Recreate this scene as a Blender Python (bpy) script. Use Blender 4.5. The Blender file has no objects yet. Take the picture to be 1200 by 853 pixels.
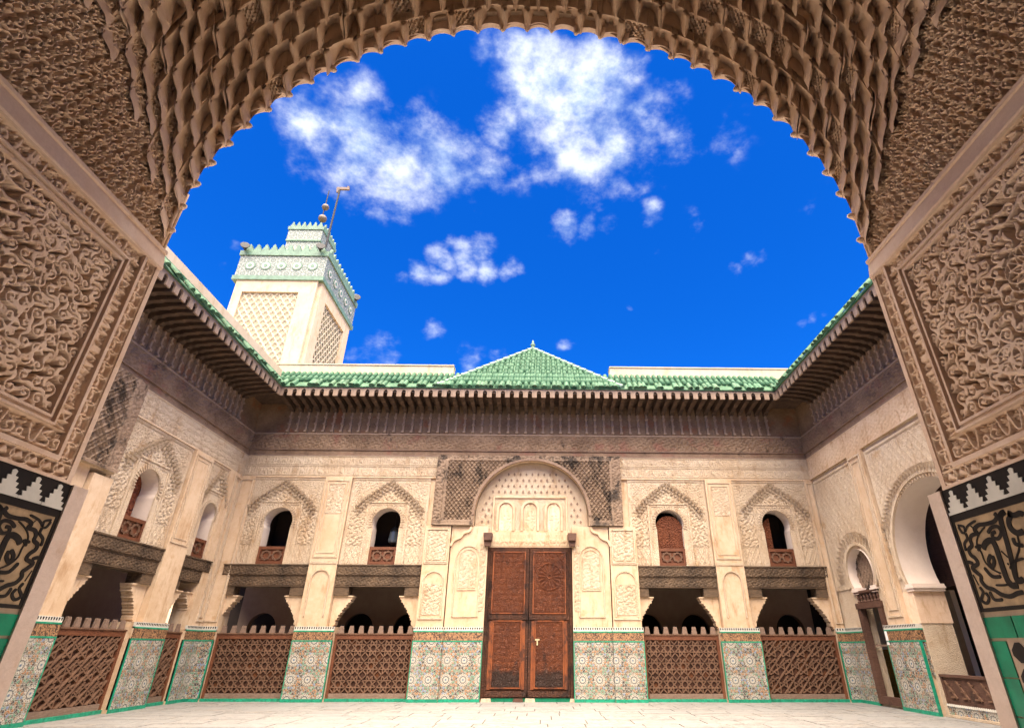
import bpy, bmesh, math, random
import numpy as np
from mathutils import Matrix, Vector
random.seed(7); rng = np.random.default_rng(11)
PI = math.pi
scene = bpy.context.scene
COL = scene.collection

# ------------------------------------------------------------------ camera
CAM_F, CAM_PITCH, CAM_ROLL, CAM_YAW, CAM_CX, CAM_H = 633.64, .4835, .0024, -.0171, 646.14, 1.27
def cam_axes():
    cy, sy, cp, sp = math.cos(CAM_YAW), math.sin(CAM_YAW), math.cos(CAM_PITCH), math.sin(CAM_PITCH)
    fwd = Vector((-sy*cp, cy*cp, sp)); right = Vector((cy, sy, 0)); up = right.cross(fwd)
    r2 = right*math.cos(CAM_ROLL) + up*math.sin(CAM_ROLL); u2 = up*math.cos(CAM_ROLL) - right*math.sin(CAM_ROLL)
    return r2, u2, -fwd
_r, _u, _b = cam_axes()
cam_data = bpy.data.cameras.new('camera'); cam = bpy.data.objects.new('camera', cam_data); COL.objects.link(cam)
cam.matrix_world = Matrix(((_r.x, _u.x, _b.x, 0), (_r.y, _u.y, _b.y, 0), (_r.z, _u.z, _b.z, CAM_H), (0, 0, 0, 1)))
cam_data.sensor_width = 36; cam_data.sensor_fit = 'HORIZONTAL'; cam_data.lens = CAM_F/1200*36
cam_data.shift_x = -(CAM_CX-600)/1200; cam_data.clip_start = .05; cam_data.clip_end = 5000
scene.camera = cam
def pix_dir(x, y):
    v = _r*((x-CAM_CX)/CAM_F) + _u*(-(y-426.5)/CAM_F) - _b
    return v.normalized()
def to_pix(p):
    d = Vector(p) - Vector((0, 0, CAM_H)); q = (d.dot(_r), d.dot(_u), -d.dot(_b))
    if q[2] < .05: return None
    return (CAM_CX + CAM_F*q[0]/q[2], 426.5 - CAM_F*q[1]/q[2])

# ------------------------------------------------------------------ sun, sky, exposure
SUN_EL, SUN_AZ = math.radians(73), math.radians(178)      # azimuth clockwise from +Y: behind the camera, to the right
SUN_STRENGTH, SKY_STRENGTH, EXPOSURE = 5.0, .042, 2.12
scene.view_settings.view_transform = 'Standard'; scene.view_settings.look = 'None'
scene.view_settings.gamma = 1; scene.view_settings.exposure = EXPOSURE; scene.view_settings.use_curve_mapping = False
scene.cycles.max_bounces = 5; scene.cycles.diffuse_bounces = 3; scene.cycles.glossy_bounces = 2; scene.cycles.transmission_bounces = 1; scene.cycles.caustics_reflective = False; scene.cycles.caustics_refractive = False
scene.cycles.use_adaptive_sampling = True; scene.cycles.adaptive_threshold = .02
to_sun = Vector((math.sin(SUN_AZ)*math.cos(SUN_EL), math.cos(SUN_AZ)*math.cos(SUN_EL), math.sin(SUN_EL)))
sun = bpy.data.lights.new('sun', 'SUN'); sun.energy = SUN_STRENGTH; sun.angle = math.radians(85); sun.color = (1, .85, .655)
sun_o = bpy.data.objects.new('sun', sun); COL.objects.link(sun_o)
sun_o.rotation_euler = to_sun.to_track_quat('Z', 'Y').to_euler(); sun_o.location = (0, 0, 60)

class G:                                                   # small node-graph helper
    def __init__(s, nt): s.nt = nt; s.L = nt.links
    def n(s, t): return s.nt.nodes.new(t)
    def put(s, sock, v):
        if v is None: return
        if isinstance(v, bpy.types.NodeSocket): s.L.new(v, sock)
        elif isinstance(v, (tuple, list)) and sock.type == 'RGBA': sock.default_value = (*v[:3], 1)
        else: sock.default_value = v
    def m(s, op, a, b=None, c=None, clamp=False):
        k = s.n('ShaderNodeMath'); k.operation = op; k.use_clamp = clamp
        for i, v in enumerate((a, b, c)): s.put(k.inputs[i], v)
        return k.outputs[0]
    def vm(s, op, a, b=None):
        k = s.n('ShaderNodeVectorMath'); k.operation = op; s.put(k.inputs[0], a)
        if b is not None: s.put(k.inputs[1], b)
        return k.outputs['Value'] if op in ('DOT_PRODUCT', 'LENGTH', 'DISTANCE') else k.outputs[0]
    def xyz(s, v):
        k = s.n('ShaderNodeSeparateXYZ'); s.put(k.inputs[0], v); return k.outputs
    def vec(s, x, y, z):
        k = s.n('ShaderNodeCombineXYZ')
        for i, v in enumerate((x, y, z)): s.put(k.inputs[i], v)
        return k.outputs[0]
    def noise(s, v, scale, detail=4, rough=.55, dist=0):
        k = s.n('ShaderNodeTexNoise'); s.put(k.inputs['Vector'], v); k.inputs['Scale'].default_value = scale
        k.inputs['Detail'].default_value = detail; k.inputs['Roughness'].default_value = rough; k.inputs['Distortion'].default_value = dist
        return k.outputs['Fac']
    def voro(s, v, scale, feature='F1', out='Distance', rnd=1):
        k = s.n('ShaderNodeTexVoronoi'); s.put(k.inputs['Vector'], v); k.feature = feature
        k.inputs['Scale'].default_value = scale; k.inputs['Randomness'].default_value = rnd
        return k.outputs[out]
    def ss(s, x, a, b, lo=0, hi=1):
        k = s.n('ShaderNodeMapRange'); k.interpolation_type = 'SMOOTHSTEP'; s.put(k.inputs[0], x)
        for i, v in enumerate((a, b, lo, hi)): s.put(k.inputs[i+1], v)
        return k.outputs[0]
    def mix(s, f, a, b, mode='MIX'):
        k = s.n('ShaderNodeMix'); k.data_type = 'RGBA'; k.blend_type = mode
        s.put(k.inputs[0], f); s.put(k.inputs[6], a); s.put(k.inputs[7], b)
        return k.outputs[2]
    def bump(s, h, strength, dist):
        k = s.n('ShaderNodeBump'); k.inputs['Strength'].default_value = strength; k.inputs['Distance'].default_value = dist
        s.put(k.inputs['Height'], h); return k.outputs[0]
    def pos(s): return s.n('ShaderNodeNewGeometry').outputs['Position']
    def obj(s): return s.n('ShaderNodeTexCoord').outputs['Object']
    def rand(s): return s.n('ShaderNodeObjectInfo').outputs['Random']

world = bpy.data.worlds.new('World'); scene.world = world; world.use_nodes = True; world.cycles.sampling_method = 'MANUAL'; world.cycles.sample_map_resolution = 256
wt = world.node_tree; wt.nodes.clear(); g = G(wt)
sky = g.n('ShaderNodeTexSky'); sky.sky_type = 'NISHITA'; sky.sun_disc = False
sky.sun_elevation = SUN_EL; sky.sun_rotation = SUN_AZ; sky.air_density = 1.0; sky.dust_density = .6; sky.ozone_density = 3.0; sky.altitude = 2000
hs = g.n('ShaderNodeHueSaturation'); hs.inputs['Saturation'].default_value = 1.35; hs.inputs['Value'].default_value = 1.0
g.put(hs.inputs['Color'], sky.outputs[0])
blue = g.mix(1.0, hs.outputs[0], (.22, .92, 1.62), 'MULTIPLY')
wdir = g.n('ShaderNodeTexCoord').outputs['Generated']
CLOUDS = [(360,140,32,.7),(385,160,42,.9),(430,175,50,1),(470,190,48,1),(520,195,46,.95),(560,200,30,.8),(430,110,24,.75),(480,165,26,.7),
          (575,60,22,.8),(612,75,40,.95),(650,100,52,1.1),(690,105,46,1.1),(640,145,44,.9),(590,150,32,.8),(700,160,52,1),(745,150,40,.85),(790,165,28,.7),
          (720,195,36,.75),(740,220,18,.6),(600,190,26,.6),(860,160,24,.36),(468,325,11,.75),(488,322,13,.8),(512,322,13,.85),(520,302,15,.95),(540,292,15,.95),(562,292,14,.85),(545,312,14,.8),(570,318,13,.8),(592,320,11,.7),(606,321,8,.55),
          (665,263,18,.85),(690,268,14,.8),(715,268,11,.7),(762,253,13,.75),(770,300,14,.3),(437,418,20,.85),(415,418,12,.7),(505,390,11,.7),(548,424,16,.7),(585,420,13,.65),
          (938,378,8,.5),(952,374,9,.55),(968,370,7,.45),(880,298,10,.5),(862,310,7,.4),(893,292,7,.45),(268,289,9,.75),(252,312,10,.55),(442,258,9,.7),(955,240,18,.32),(820,260,16,.3),(665,405,7,.6),(735,366,5,.55)]
warp = g.n('ShaderNodeTexNoise'); warp.inputs['Scale'].default_value = 7; warp.inputs['Detail'].default_value = 5; g.put(warp.inputs['Vector'], wdir)
wv = g.vm('ADD', wdir, g.vm('MULTIPLY', g.vm('SUBTRACT', warp.outputs['Color'], (.5, .5, .5)), (.07, .07, .07)))
mask = None
for (cx_, cy_, sp, amp) in CLOUDS:
    d = pix_dir(cx_, cy_)
    wd = math.hypot((cx_-CAM_CX), (cy_-426.5))/CAM_F
    sg = 1.25*sp/CAM_F/(1+.35*wd*wd)
    dist = g.vm('DISTANCE', wv, (d.x, d.y, d.z))
    k = g.ss(dist, sg*1.75, sg*.1, 0, amp)
    mask = k if mask is None else g.m('MAXIMUM', mask, k)
far_cl = g.ss(g.noise(wdir, 2.3, 2, .6), .62, .8, 0, .8)
behind = g.ss(g.xyz(wdir)[1], .25, .05)
mask = g.m('MAXIMUM', mask, g.m('MULTIPLY', far_cl, behind))
fb = g.noise(g.vm('MULTIPLY', wdir, (1, 1, 1.5)), 14, 8, .60, 0)
dens = g.m('ADD', mask, g.m('MULTIPLY', g.m('SUBTRACT', fb, .5), 2.2))
dens = g.m('MULTIPLY', g.ss(dens, .30, 1.42), g.ss(mask, .02, .3))
dens = g.m('POWER', dens, 1.25)
sv = Vector((to_sun.x, to_sun.y, to_sun.z))*.035
fb3 = g.noise(g.vm('MULTIPLY', g.vm('ADD', wdir, (sv.x, sv.y, sv.z)), (1, 1, 1.5)), 14, 4, .6, 0)
shade = g.ss(g.m('SUBTRACT', fb, fb3), -.16, .14)
cloudc = g.mix(shade, (4.2, 5.2, 6.7), (6.6, 7.0, 7.6))
final = g.mix(g.m('MULTIPLY', dens, .97), blue, cloudc)
bg = g.n('ShaderNodeBackground'); g.put(bg.inputs['Color'], final); bg.inputs['Strength'].default_value = SKY_STRENGTH
wo = g.n('ShaderNodeOutputWorld'); g.L.new(bg.outputs[0], wo.inputs['Surface'])

# ------------------------------------------------------------------ materials
def mat(name, fn):
    m = bpy.data.materials.new(name); m.use_nodes = True; nt = m.node_tree
    b = nt.nodes['Principled BSDF']; fn(G(nt), b); return m
def S(b, k, v, g=None):
    s = b.inputs[k]
    if isinstance(v, bpy.types.NodeSocket): b.id_data.links.new(v, s)
    elif s.type == 'RGBA': s.default_value = (*v[:3], 1)
    else: s.default_value = v
def plaster(name, c1, c2, c3=None, rough=.85, fine=60, bumpd=.004, stain=None, sc=1.0, carve=0):
    def f(g, b):
        p = g.pos()
        n1 = g.noise(p, .9*sc, 6, .6); n2 = g.noise(p, 6*sc, 5, .6); n3 = g.noise(p, fine, 3, .6)
        c = g.mix(g.ss(g.m('ADD', g.m('MULTIPLY', n1, .65), g.m('MULTIPLY', n2, .35)), .36, .64), c1, c2)
        if c3: c = g.mix(g.ss(g.noise(g.vm('ADD', p, (7, 3, 5)), 1.7*sc, 7, .65), .56, .72, 0, .75), c, c3)
        if stain:
            st = g.noise(g.vm('MULTIPLY', g.vm('ADD', p, (3, 9, 2)), (2.2, 2.2, .6)), 1.6*sc, 7, .7)
            c = g.mix(g.ss(st, .50, .72, 0, .8), c, stain)
        c = g.mix(g.ss(n3, .35, .75, 0, .22), c, tuple(x*.72 for x in c1))
        S(b, 'Base Color', c); S(b, 'Roughness', rough); S(b, 'Specular IOR Level', .25)
        hh = g.m('ADD', g.m('MULTIPLY', n3, .5), n2)
        if carve:
            v = g.voro(p, carve, 'DISTANCE_TO_EDGE'); v2 = g.noise(p, carve*.7, 2, .5, 1.5)
            hh = g.m('ADD', hh, g.m('ADD', g.m('MULTIPLY', g.ss(v, .03, .16), 2.4), g.m('MULTIPLY', g.ss(v2, .44, .56), 2.0))); bd = .014
        else: bd = bumpd
        S(b, 'Normal', g.bump(hh, .7 if carve else .6, bd))
    return mat(name, f)
M_FAC = plaster('facade_stucco', (.70, .54, .38), (.79, .65, .495), (.60, .39, .22), stain=(.48, .30, .165), carve=34)
M_FACP = plaster('facade_plain_plaster', (.54, .385, .25), (.64, .495, .355), (.44, .265, .135), stain=(.36, .215, .11), sc=1.4)
M_WHITEPL = plaster('white_limewash', (.70, .585, .50), (.76, .65, .57), rough=.9)
M_NEAR = plaster('carved_stucco', (.71, .505, .355), (.79, .605, .455), (.64, .42, .255), stain=(.50, .315, .18), fine=90, bumpd=.002, sc=2.2)
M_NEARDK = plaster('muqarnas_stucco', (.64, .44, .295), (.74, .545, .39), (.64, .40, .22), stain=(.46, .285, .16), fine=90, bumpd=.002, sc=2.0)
M_LEDGE = plaster('ledge_plaster', (.65, .465, .345), (.73, .56, .44), (.58, .37, .20), fine=70, bumpd=.003, sc=2.5)
M_MARBLE = plaster('pink_marble', (.58, .45, .37), (.66, .53, .455), (.52, .36, .26), rough=.5, sc=3)
M_RENDER = plaster('cream_render', (.60, .47, .32), (.67, .55, .40), (.54, .37, .20), stain=(.48, .33, .18))
M_GALLERY = plaster('gallery_plaster', (.46, .33, .25), (.55, .41, .32))
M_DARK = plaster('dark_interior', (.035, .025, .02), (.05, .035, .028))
def wood(name, c1, c2, black=None, blk=.55, rough=.7, carve=0, spec=.3, red=None, grain=(1, 1, 9), soot=0):
    def f(g, b):
        p = g.obj(); n1 = g.noise(g.vm('MULTIPLY', p, grain), 7, 5, .65); n2 = g.noise(p, 1.3, 5, .6); n3 = g.noise(p, 26, 4, .6)
        c = g.mix(g.ss(g.m('ADD', g.m('MULTIPLY', n1, .5), g.m('MULTIPLY', n2, .5)), .36, .64), c1, c2)
        if red: c = g.mix(g.ss(g.noise(g.vm('ADD', p, (5, 1, 8)), 1.6, 4, .6), .52, .68, 0, .8), c, red)
        if black:
            st = g.noise(g.vm('ADD', g.vm('MULTIPLY', p, (1.5, 1.5, 1.0)), (2, 4, 1)), 1.5, 7, .72)
            c = g.mix(g.ss(st, blk, blk+.12, 0, .92), c, black)
        if soot: c = g.mix(g.ss(g.m('ADD', g.xyz(p)[2], g.m('MULTIPLY', g.noise(p, 5, 4, .6), .6)), soot+.3, soot+.05, 0, .9), c, (.035, .022, .018))
        c = g.mix(g.ss(n3, .4, .8, 0, .35), c, tuple(x*.6 for x in c1))
        h = g.m('ADD', n1, g.m('MULTIPLY', n3, .6)); dist = .006
        if carve:
            v = g.voro(p, carve, 'DISTANCE_TO_EDGE'); v2 = g.noise(p, carve*.8, 2, .5, 1.2)
            h = g.m('ADD', g.m('MULTIPLY', g.ss(v, .04, .2), 2.2), g.m('ADD', h, g.ss(v2, .45, .55))); dist = .045
        S(b, 'Base Color', c); S(b, 'Roughness', rough); S(b, 'Specular IOR Level', spec)
        S(b, 'Normal', g.bump(h, .8, dist))
    return mat(name, f)
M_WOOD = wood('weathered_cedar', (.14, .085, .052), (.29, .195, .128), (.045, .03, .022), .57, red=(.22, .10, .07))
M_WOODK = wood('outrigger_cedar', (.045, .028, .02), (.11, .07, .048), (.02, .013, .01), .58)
M_WOODB = wood('bracket_cedar', (.13, .076, .042), (.27, .175, .105), (.05, .032, .02), .60, red=(.24, .09, .04))
M_FASCIA = wood('fascia_board', (.26, .175, .12), (.38, .275, .20), (.07, .045, .035), .58)
M_LAMB = wood('portal_cedar', (.17, .112, .075), (.31, .22, .155), (.022, .016, .013), .475)
M_LAMBF = wood('portal_frame_cedar', (.18, .115, .082), (.29, .20, .145), (.06, .038, .03), .60)
M_LINT = wood('lintel_cedar', (.038, .025, .017), (.15, .098, .06), (.020, .015, .012), .55, grain=(1.2, 1, 14))
M_DOOR = wood('door_cedar', (.13, .034, .011), (.25, .068, .017), (.04, .014, .009), .47, rough=.5, spec=.4, grain=(6, 6, .7))
M_DOORC = wood('door_carving', (.115, .030, .012), (.22, .060, .018), (.045, .015, .010), .55, rough=.45, carve=26, spec=.4, soot=.85)
M_DOORF = wood('door_stile', (.060, .024, .016), (.15, .055, .026), (.03, .014, .011), .50, rough=.55, carve=26)
M_SCR = wood('screen_cedar', (.10, .052, .032), (.19, .105, .066), (.05, .028, .02), .60)
M_SCRB = wood('screen_backing', (.050, .022, .014), (.09, .04, .025), (.025, .012, .009), .58, red=(.17, .06, .02))
M_SCRF = wood('screen_frame', (.105, .036, .018), (.18, .068, .034), (.07, .03, .02), .60, rough=.55)
M_SCRW = wood('worn_rail', (.17, .11, .082), (.25, .175, .135), (.15, .09, .07), .6)
M_SHUT = wood('shutter_wood', (.13, .035, .015), (.23, .07, .028), carve=14)
M_FRAME = wood('gallery_door_wood', (.075, .037, .026), (.13, .068, .048), (.03, .018, .014), .55)
def simple(name, c, rough=.6, var=.25, spec=.4, metal=0, sc=8, bumpd=.002):
    def f(g, b):
        p = g.pos(); n = g.noise(p, sc, 4, .6)
        col = g.mix(g.ss(n, .3, .7), tuple(x*(1-var) for x in c), tuple(min(1, x*(1+var*.6)) for x in c))
        col = g.mix(g.m('MULTIPLY', g.rand(), var), col, tuple(x*.5 for x in c))
        S(b, 'Base Color', col); S(b, 'Roughness', rough); S(b, 'Specular IOR Level', spec); S(b, 'Metallic', metal)
        S(b, 'Normal', g.bump(g.noise(p, sc*7, 3), .4, bumpd))
    return mat(name, f)
M_GREEN = simple('green_glaze', (.0, .22, .115), .28, .3, .5)
M_GREENB = simple('green_border_glaze', (.015, .30, .18), .35, .35, .45, sc=14)
M_BLACKT = simple('black_glaze', (.012, .009, .008), .5, .3, .2)
M_WHITET = simple('white_glaze', (.60, .58, .52), .4, .12, .4)
M_TAN = simple('tan_glaze', (.44, .31, .18), .5, .35, .3, sc=14)
M_CREAM = simple('mortar_cream', (.46, .35, .25), .9, .2)
M_APRON = plaster('bounce_white_floor', (.62, .59, .55), (.70, .67, .63))  # unseen floor whitened beyond the courtyard pavers, to bounce fill light onto the arch
M_JOINT = simple('paving_joint', (.10, .085, .07), .95, .3)
M_IRON = simple('dark_iron', (.03, .03, .032), .6, .3, .4)
M_BRASS = simple('aged_copper', (.16, .12, .085), .5, .3, .5)
M_PAPER = simple('white_paper', (.8, .8, .8), .8, .05)
M_MAT = simple('ochre_mat', (.50, .24, .035), .8, .3, sc=18)
M_GLASS = simple('lantern_glass', (.10, .12, .14), .15, .1, .6)
M_LEAD = simple('pole_paint', (.20, .14, .11), .6, .3)
M_STONE = simple('threshold_stone', (.55, .43, .32), .8, .2)
def roofmat(g, b):
    p = g.pos(); r = g.rand(); n = g.noise(p, 4.5, 5, .65); n2 = g.noise(p, 22, 4, .6)
    c = g.mix(g.ss(g.m('ADD', g.m('MULTIPLY', n, .5), g.m('MULTIPLY', g.voro(p, 5.5, 'F1', 'Color'), .5)), .35, .65), (.024, .078, .040), (.080, .165, .092))
    c = g.mix(g.ss(n2, .52, .7, 0, .75), c, (.16, .17, .075)); c = g.mix(g.ss(g.noise(p, 40, 3), .6, .75, 0, .7), c, (.10, .10, .06))
    c = g.mix(g.m('MULTIPLY', r, .4), c, (.05, .19, .10))
    S(b, 'Base Color', c); S(b, 'Roughness', .6); S(b, 'Specular IOR Level', .2); S(b, 'Normal', g.bump(n2, .5, .01))
M_ROOF = mat('green_roof_tile', roofmat)
def marble(g, b):
    p = g.pos(); r = g.rand()
    q = g.vm('ADD', p, g.vec(g.m('MULTIPLY', r, 40), g.m('MULTIPLY', r, 17), 0))
    n = g.noise(g.vm('MULTIPLY', q, (1, 1.6, 1)), 1.6, 8, .68, 1.6)
    v = g.m('ABSOLUTE', g.m('SUBTRACT', n, .5))
    c = g.mix(g.ss(v, 0, .05), (.15, .145, .14), (.29, .277, .262))
    c = g.mix(g.ss(g.noise(q, 3.1, 6, .7), .52, .7, 0, .55), c, (.30, .235, .175))
    c = g.mix(g.m('MULTIPLY', r, .6), c, (.25, .25, .25))
    c = g.mix(g.ss(g.noise(p, 30, 4), .5, .8, 0, .3), c, (.24, .20, .165))
    S(b, 'Base Color', c); S(b, 'Roughness', .55); S(b, 'Specular IOR Level', .3); S(b, 'Normal', g.bump(n, .15, .004))
M_FLOOR = mat('courtyard_marble', marble)
def zellige(axis_u=0, dark=1.0):
    # mosaic of small star tiles: overlapping cosine lattices, with a grid of white-hearted rosettes
    def f(g, b):
        o = g.xyz(g.obj()); u, z = o[axis_u], o[2]
        def wave(au, az, per, ph=0):
            return g.m('COSINE', g.m('ADD', g.m('ADD', g.m('MULTIPLY', u, au*2*PI/per), g.m('MULTIPLY', z, az*2*PI/per)), ph))
        P = .066; q = .7071
        f1 = g.m('ADD', g.m('ADD', wave(1, 0, P), wave(0, 1, P)), g.m('ADD', wave(q, q, P), wave(q, -q, P)))
        f2 = g.m('ADD', wave(1, 0, P*.5), wave(0, 1, P*.5))
        PX, PZ = .46, .46
        fu = g.m('SUBTRACT', g.m('FRACT', g.m('DIVIDE', u, PX)), .5); fz = g.m('SUBTRACT', g.m('FRACT', g.m('ADD', g.m('DIVIDE', z, PZ), .38)), .5)
        fu = g.m('MULTIPLY', fu, PX); fz = g.m('MULTIPLY', fz, PZ)
        r = g.m('SQRT', g.m('ADD', g.m('MULTIPLY', fu, fu), g.m('MULTIPLY', fz, fz))); th = g.m('ARCTAN2', fz, fu)
        white, blk, och, grn, blu = (.36, .355, .32), (.035, .032, .035), (.33, .15, .055), (.10, .24, .16), (.16, .22, .36)
        hue = g.noise(g.vec(g.m('MULTIPLY', g.m('ROUND', g.m('DIVIDE', u, P)), 3.1), g.m('MULTIPLY', g.m('ROUND', g.m('DIVIDE', z, P)), 2.7), 0), 1.3, 0)
        dk = g.mix(g.ss(hue, .47, .50), och, blk); dk = g.mix(g.ss(hue, .58, .60), dk, grn); dk = g.mix(g.ss(hue, .36, .34), dk, blu)
        c = g.mix(g.ss(f1, .40, .6), white, dk)
        c = g.mix(g.ss(f1, -1.0, -1.2), c, (.16, .12, .08))
        c = g.mix(g.m('MULTIPLY', g.ss(f2, .9, 1.3), g.ss(f1, .5, .2)), c, blk)
        ring = g.m('ADD', r, g.m('MULTIPLY', g.m('COSINE', g.m('MULTIPLY', th, 12)), .008))
        inr = g.ss(r, .150, .140)
        pet = g.m('MULTIPLY', g.ss(ring, .066, .072), g.ss(ring, .094, .088))
        pet2 = g.m('MULTIPLY', g.ss(g.m('COSINE', g.m('MULTIPLY', th, 16)), .1, .4), g.m('MULTIPLY', g.ss(r, .108, .113), g.ss(r, .136, .131)))
        rc = g.mix(pet, (.44, .42, .37), (.05, .06, .075)); rc = g.mix(pet2, rc, (.20, .13, .08)); rc = g.mix(g.ss(r, .026, .021), rc, (.10, .16, .25))
        c = g.mix(g.m('MULTIPLY', inr, .9), c, rc)
        jn = g.noise(g.pos(), 2.2, 5, .6); c = g.mix(g.ss(jn, .45, .75, 0, .35), c, (.34, .31, .25))
        S(b, 'Base Color', c); S(b, 'Roughness', .35); S(b, 'Specular IOR Level', .35)
        S(b, 'Normal', g.bump(g.m('ADD', f1, g.noise(g.pos(), 30, 3)), .25, .004))
    return f
M_ZEL = mat('zellige_mosaic', zellige())
def kufic(g, b):                                           # sgraffito script band, black on tan
    o = g.obj(); n = g.noise(g.vm('MULTIPLY', o, (1, 1, .8)), 17, 3, .5, 2.2); n2 = g.noise(o, 40, 3, .5, 1)
    c = g.mix(g.ss(n, .47, .50), (.045, .026, .02), (.36, .20, .10)); c = g.mix(g.ss(n2, .55, .6, 0, .7), c, (.10, .055, .035))
    S(b, 'Base Color', c); S(b, 'Roughness', .5); S(b, 'Normal', g.bump(n, .4, .006))
M_KUF = mat('script_tile_band', kufic)
def mintile(g, b):                                         # minaret mosaic band
    o = g.xyz(g.obj()); a = g.m('ADD', o[0], o[1]); z = o[2]
    w = lambda x, per: g.m('COSINE', g.m('MULTIPLY', x, 2*PI/per))
    f1 = g.m('ADD', g.m('ADD', w(a, .21), w(z, .21)), g.m('ADD', w(g.m('ADD', a, z), .30), w(g.m('SUBTRACT', a, z), .30)))
    c = g.mix(g.ss(f1, -.3, .1), (.15, .18, .155), (.38, .40, .355)); c = g.mix(g.ss(f1, 1.2, 1.5), c, (.12, .18, .16))
    S(b, 'Base Color', c); S(b, 'Roughness', .5)
M_MINT = mat('minaret_mosaic', mintile)
M_MINTG = simple('minaret_green_glaze', (.16, .27, .19), .45, .25, sc=3)
M_LOZ = plaster('lozenge_brick', (.58, .49, .35), (.64, .55, .41))
M_LOZB = plaster('lozenge_ground', (.42, .38, .26), (.48, .43, .30), (.42, .30, .15))

# ------------------------------------------------------------------ mesh helpers
def link(o, parent=None):
    COL.objects.link(o)
    if parent is not None: o.parent = parent
    return o
def thing(name, label, cat, loc=(0, 0, 0), rz=0, group=None):
    o = bpy.data.objects.new(name, None); o.empty_display_size = .2; link(o)
    o.location = loc; o.rotation_euler = (0, 0, rz); o['label'] = label; o['category'] = cat
    if group: o['group'] = group
    return o
class MB:
    def __init__(s): s.v = []; s.f = []; s.sm = False
    def add(s, vs, fs):
        k = len(s.v); s.v += [tuple(p) for p in vs]; s.f += [tuple(i+k for i in q) for q in fs]; return s
    def box(s, x0, x1, y0, y1, z0, z1):
        return s.add([(x0, y0, z0), (x1, y0, z0), (x1, y1, z0), (x0, y1, z0), (x0, y0, z1), (x1, y0, z1), (x1, y1, z1), (x0, y1, z1)],
                     [(0, 3, 2, 1), (4, 5, 6, 7), (0, 1, 5, 4), (1, 2, 6, 5), (2, 3, 7, 6), (3, 0, 4, 7)])
    def prism(s, poly, a, b, ax=1):                        # poly of 2-D points extruded along axis ax from a to b
        def P(p, t): return (t, p[0], p[1]) if ax == 0 else (p[0], t, p[1]) if ax == 1 else (p[0], p[1], t)
        n = len(poly)
        return s.add([P(p, a) for p in poly] + [P(p, b) for p in poly],
                     [tuple(range(n)), tuple(range(2*n-1, n-1, -1))] + [(i, i+n, (i+1) % n+n, (i+1) % n) for i in range(n)])
    def lathe(s, prof, c=(0, 0, 0), n=14):                 # prof (r, z)
        vs = []; fs = []
        for r, z in prof:
            for k in range(n):
                a = 2*PI*k/n; vs.append((c[0]+r*math.cos(a), c[1]+r*math.sin(a), c[2]+z))
        for i in range(len(prof)-1):
            for k in range(n): fs.append((i*n+k, i*n+(k+1) % n, (i+1)*n+(k+1) % n, (i+1)*n+k))
        fs.append(tuple(range(n-1, -1, -1))); fs.append(tuple((len(prof)-1)*n+k for k in range(n)))
        return s.add(vs, fs)
    def tube(s, a, b, r, r2=None, n=8):
        a = Vector(a); b = Vector(b); d = (b-a).normalized(); x = d.orthogonal().normalized(); y = d.cross(x); r2 = r if r2 is None else r2
        vs = [a+(x*math.cos(2*PI*k/n)+y*math.sin(2*PI*k/n))*r for k in range(n)] + [b+(x*math.cos(2*PI*k/n)+y*math.sin(2*PI*k/n))*r2 for k in range(n)]
        return s.add(vs, [(k, (k+1) % n, (k+1) % n+n, k+n) for k in range(n)] + [tuple(range(n-1, -1, -1)), tuple(range(n, 2*n))])
    def ribbon(s, pts, w, d0, d1, ax=1, taper=True):        # flat raised stroke in a plane, along 2-D points
        pts = [Vector(p) for p in pts]
        L = []; n = len(pts)
        for i, p in enumerate(pts):
            t = (pts[min(i+1, n-1)]-pts[max(i-1, 0)]);
            if t.length < 1e-9: t = Vector((1, 0))
            t.normalize(); nn = Vector((-t.y, t.x)); ww = w/2
            if taper and i in (0, n-1): ww *= .35
            L.append((p+nn*ww, p-nn*ww))
        def P(p, t): return (t, p[0], p[1]) if ax == 0 else (p[0], t, p[1]) if ax == 1 else (p[0], p[1], t)
        vs = []
        for a, b in L: vs += [P(a, d1), P(b, d1), P(a, d0), P(b, d0)]
        fs = []
        for i in range(n-1):
            k = 4*i; fs += [(k, k+1, k+5, k+4), (k, k+4, k+6, k+2), (k+1, k+3, k+7, k+5)]
        fs += [(0, 2, 3, 1), (4*n-4, 4*n-3, 4*n-1, 4*n-2)]
        return s.add(vs, fs)
    def mesh(s, name, m, smooth=False):
        me = bpy.data.meshes.new(name); me.from_pydata(s.v, [], s.f); me.materials.append(m)
        bm = bmesh.new(); bm.from_mesh(me); bmesh.ops.recalc_face_normals(bm, faces=bm.faces); bm.to_mesh(me); bm.free()
        if smooth: me.polygons.foreach_set('use_smooth', [True]*len(me.polygons))
        return me
    def build(s, name, m, parent=None, smooth=False, loc=None):
        o = bpy.data.objects.new(name, s.mesh(name, m, smooth)); link(o, parent)
        if loc: o.location = loc
        return o
def inst(name, me, parent, loc=(0, 0, 0), rot=(0, 0, 0), sc=(1, 1, 1)):
    o = bpy.data.objects.new(name, me); link(o, parent); o.location = loc; o.rotation_euler = rot; o.scale = sc
    return o
def box(name, m, parent, *b): return MB().box(*b).build(name, m, parent)
def smooth_path(pts, n=6):                                 # Catmull-Rom
    P = [Vector(p) for p in pts]; out = []
    if len(P) < 3: return [tuple(p) for p in P]
    for i in range(len(P)-1):
        p0, p1, p2, p3 = P[max(i-1, 0)], P[i], P[i+1], P[min(i+2, len(P)-1)]
        for k in range(n):
            t = k/n; out.append(tuple(.5*((2*p1)+(p2-p0)*t+(2*p0-5*p1+4*p2-p3)*t*t+(3*p1-p0-3*p2+p3)*t**3)))
    out.append(tuple(P[-1])); return out
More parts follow.
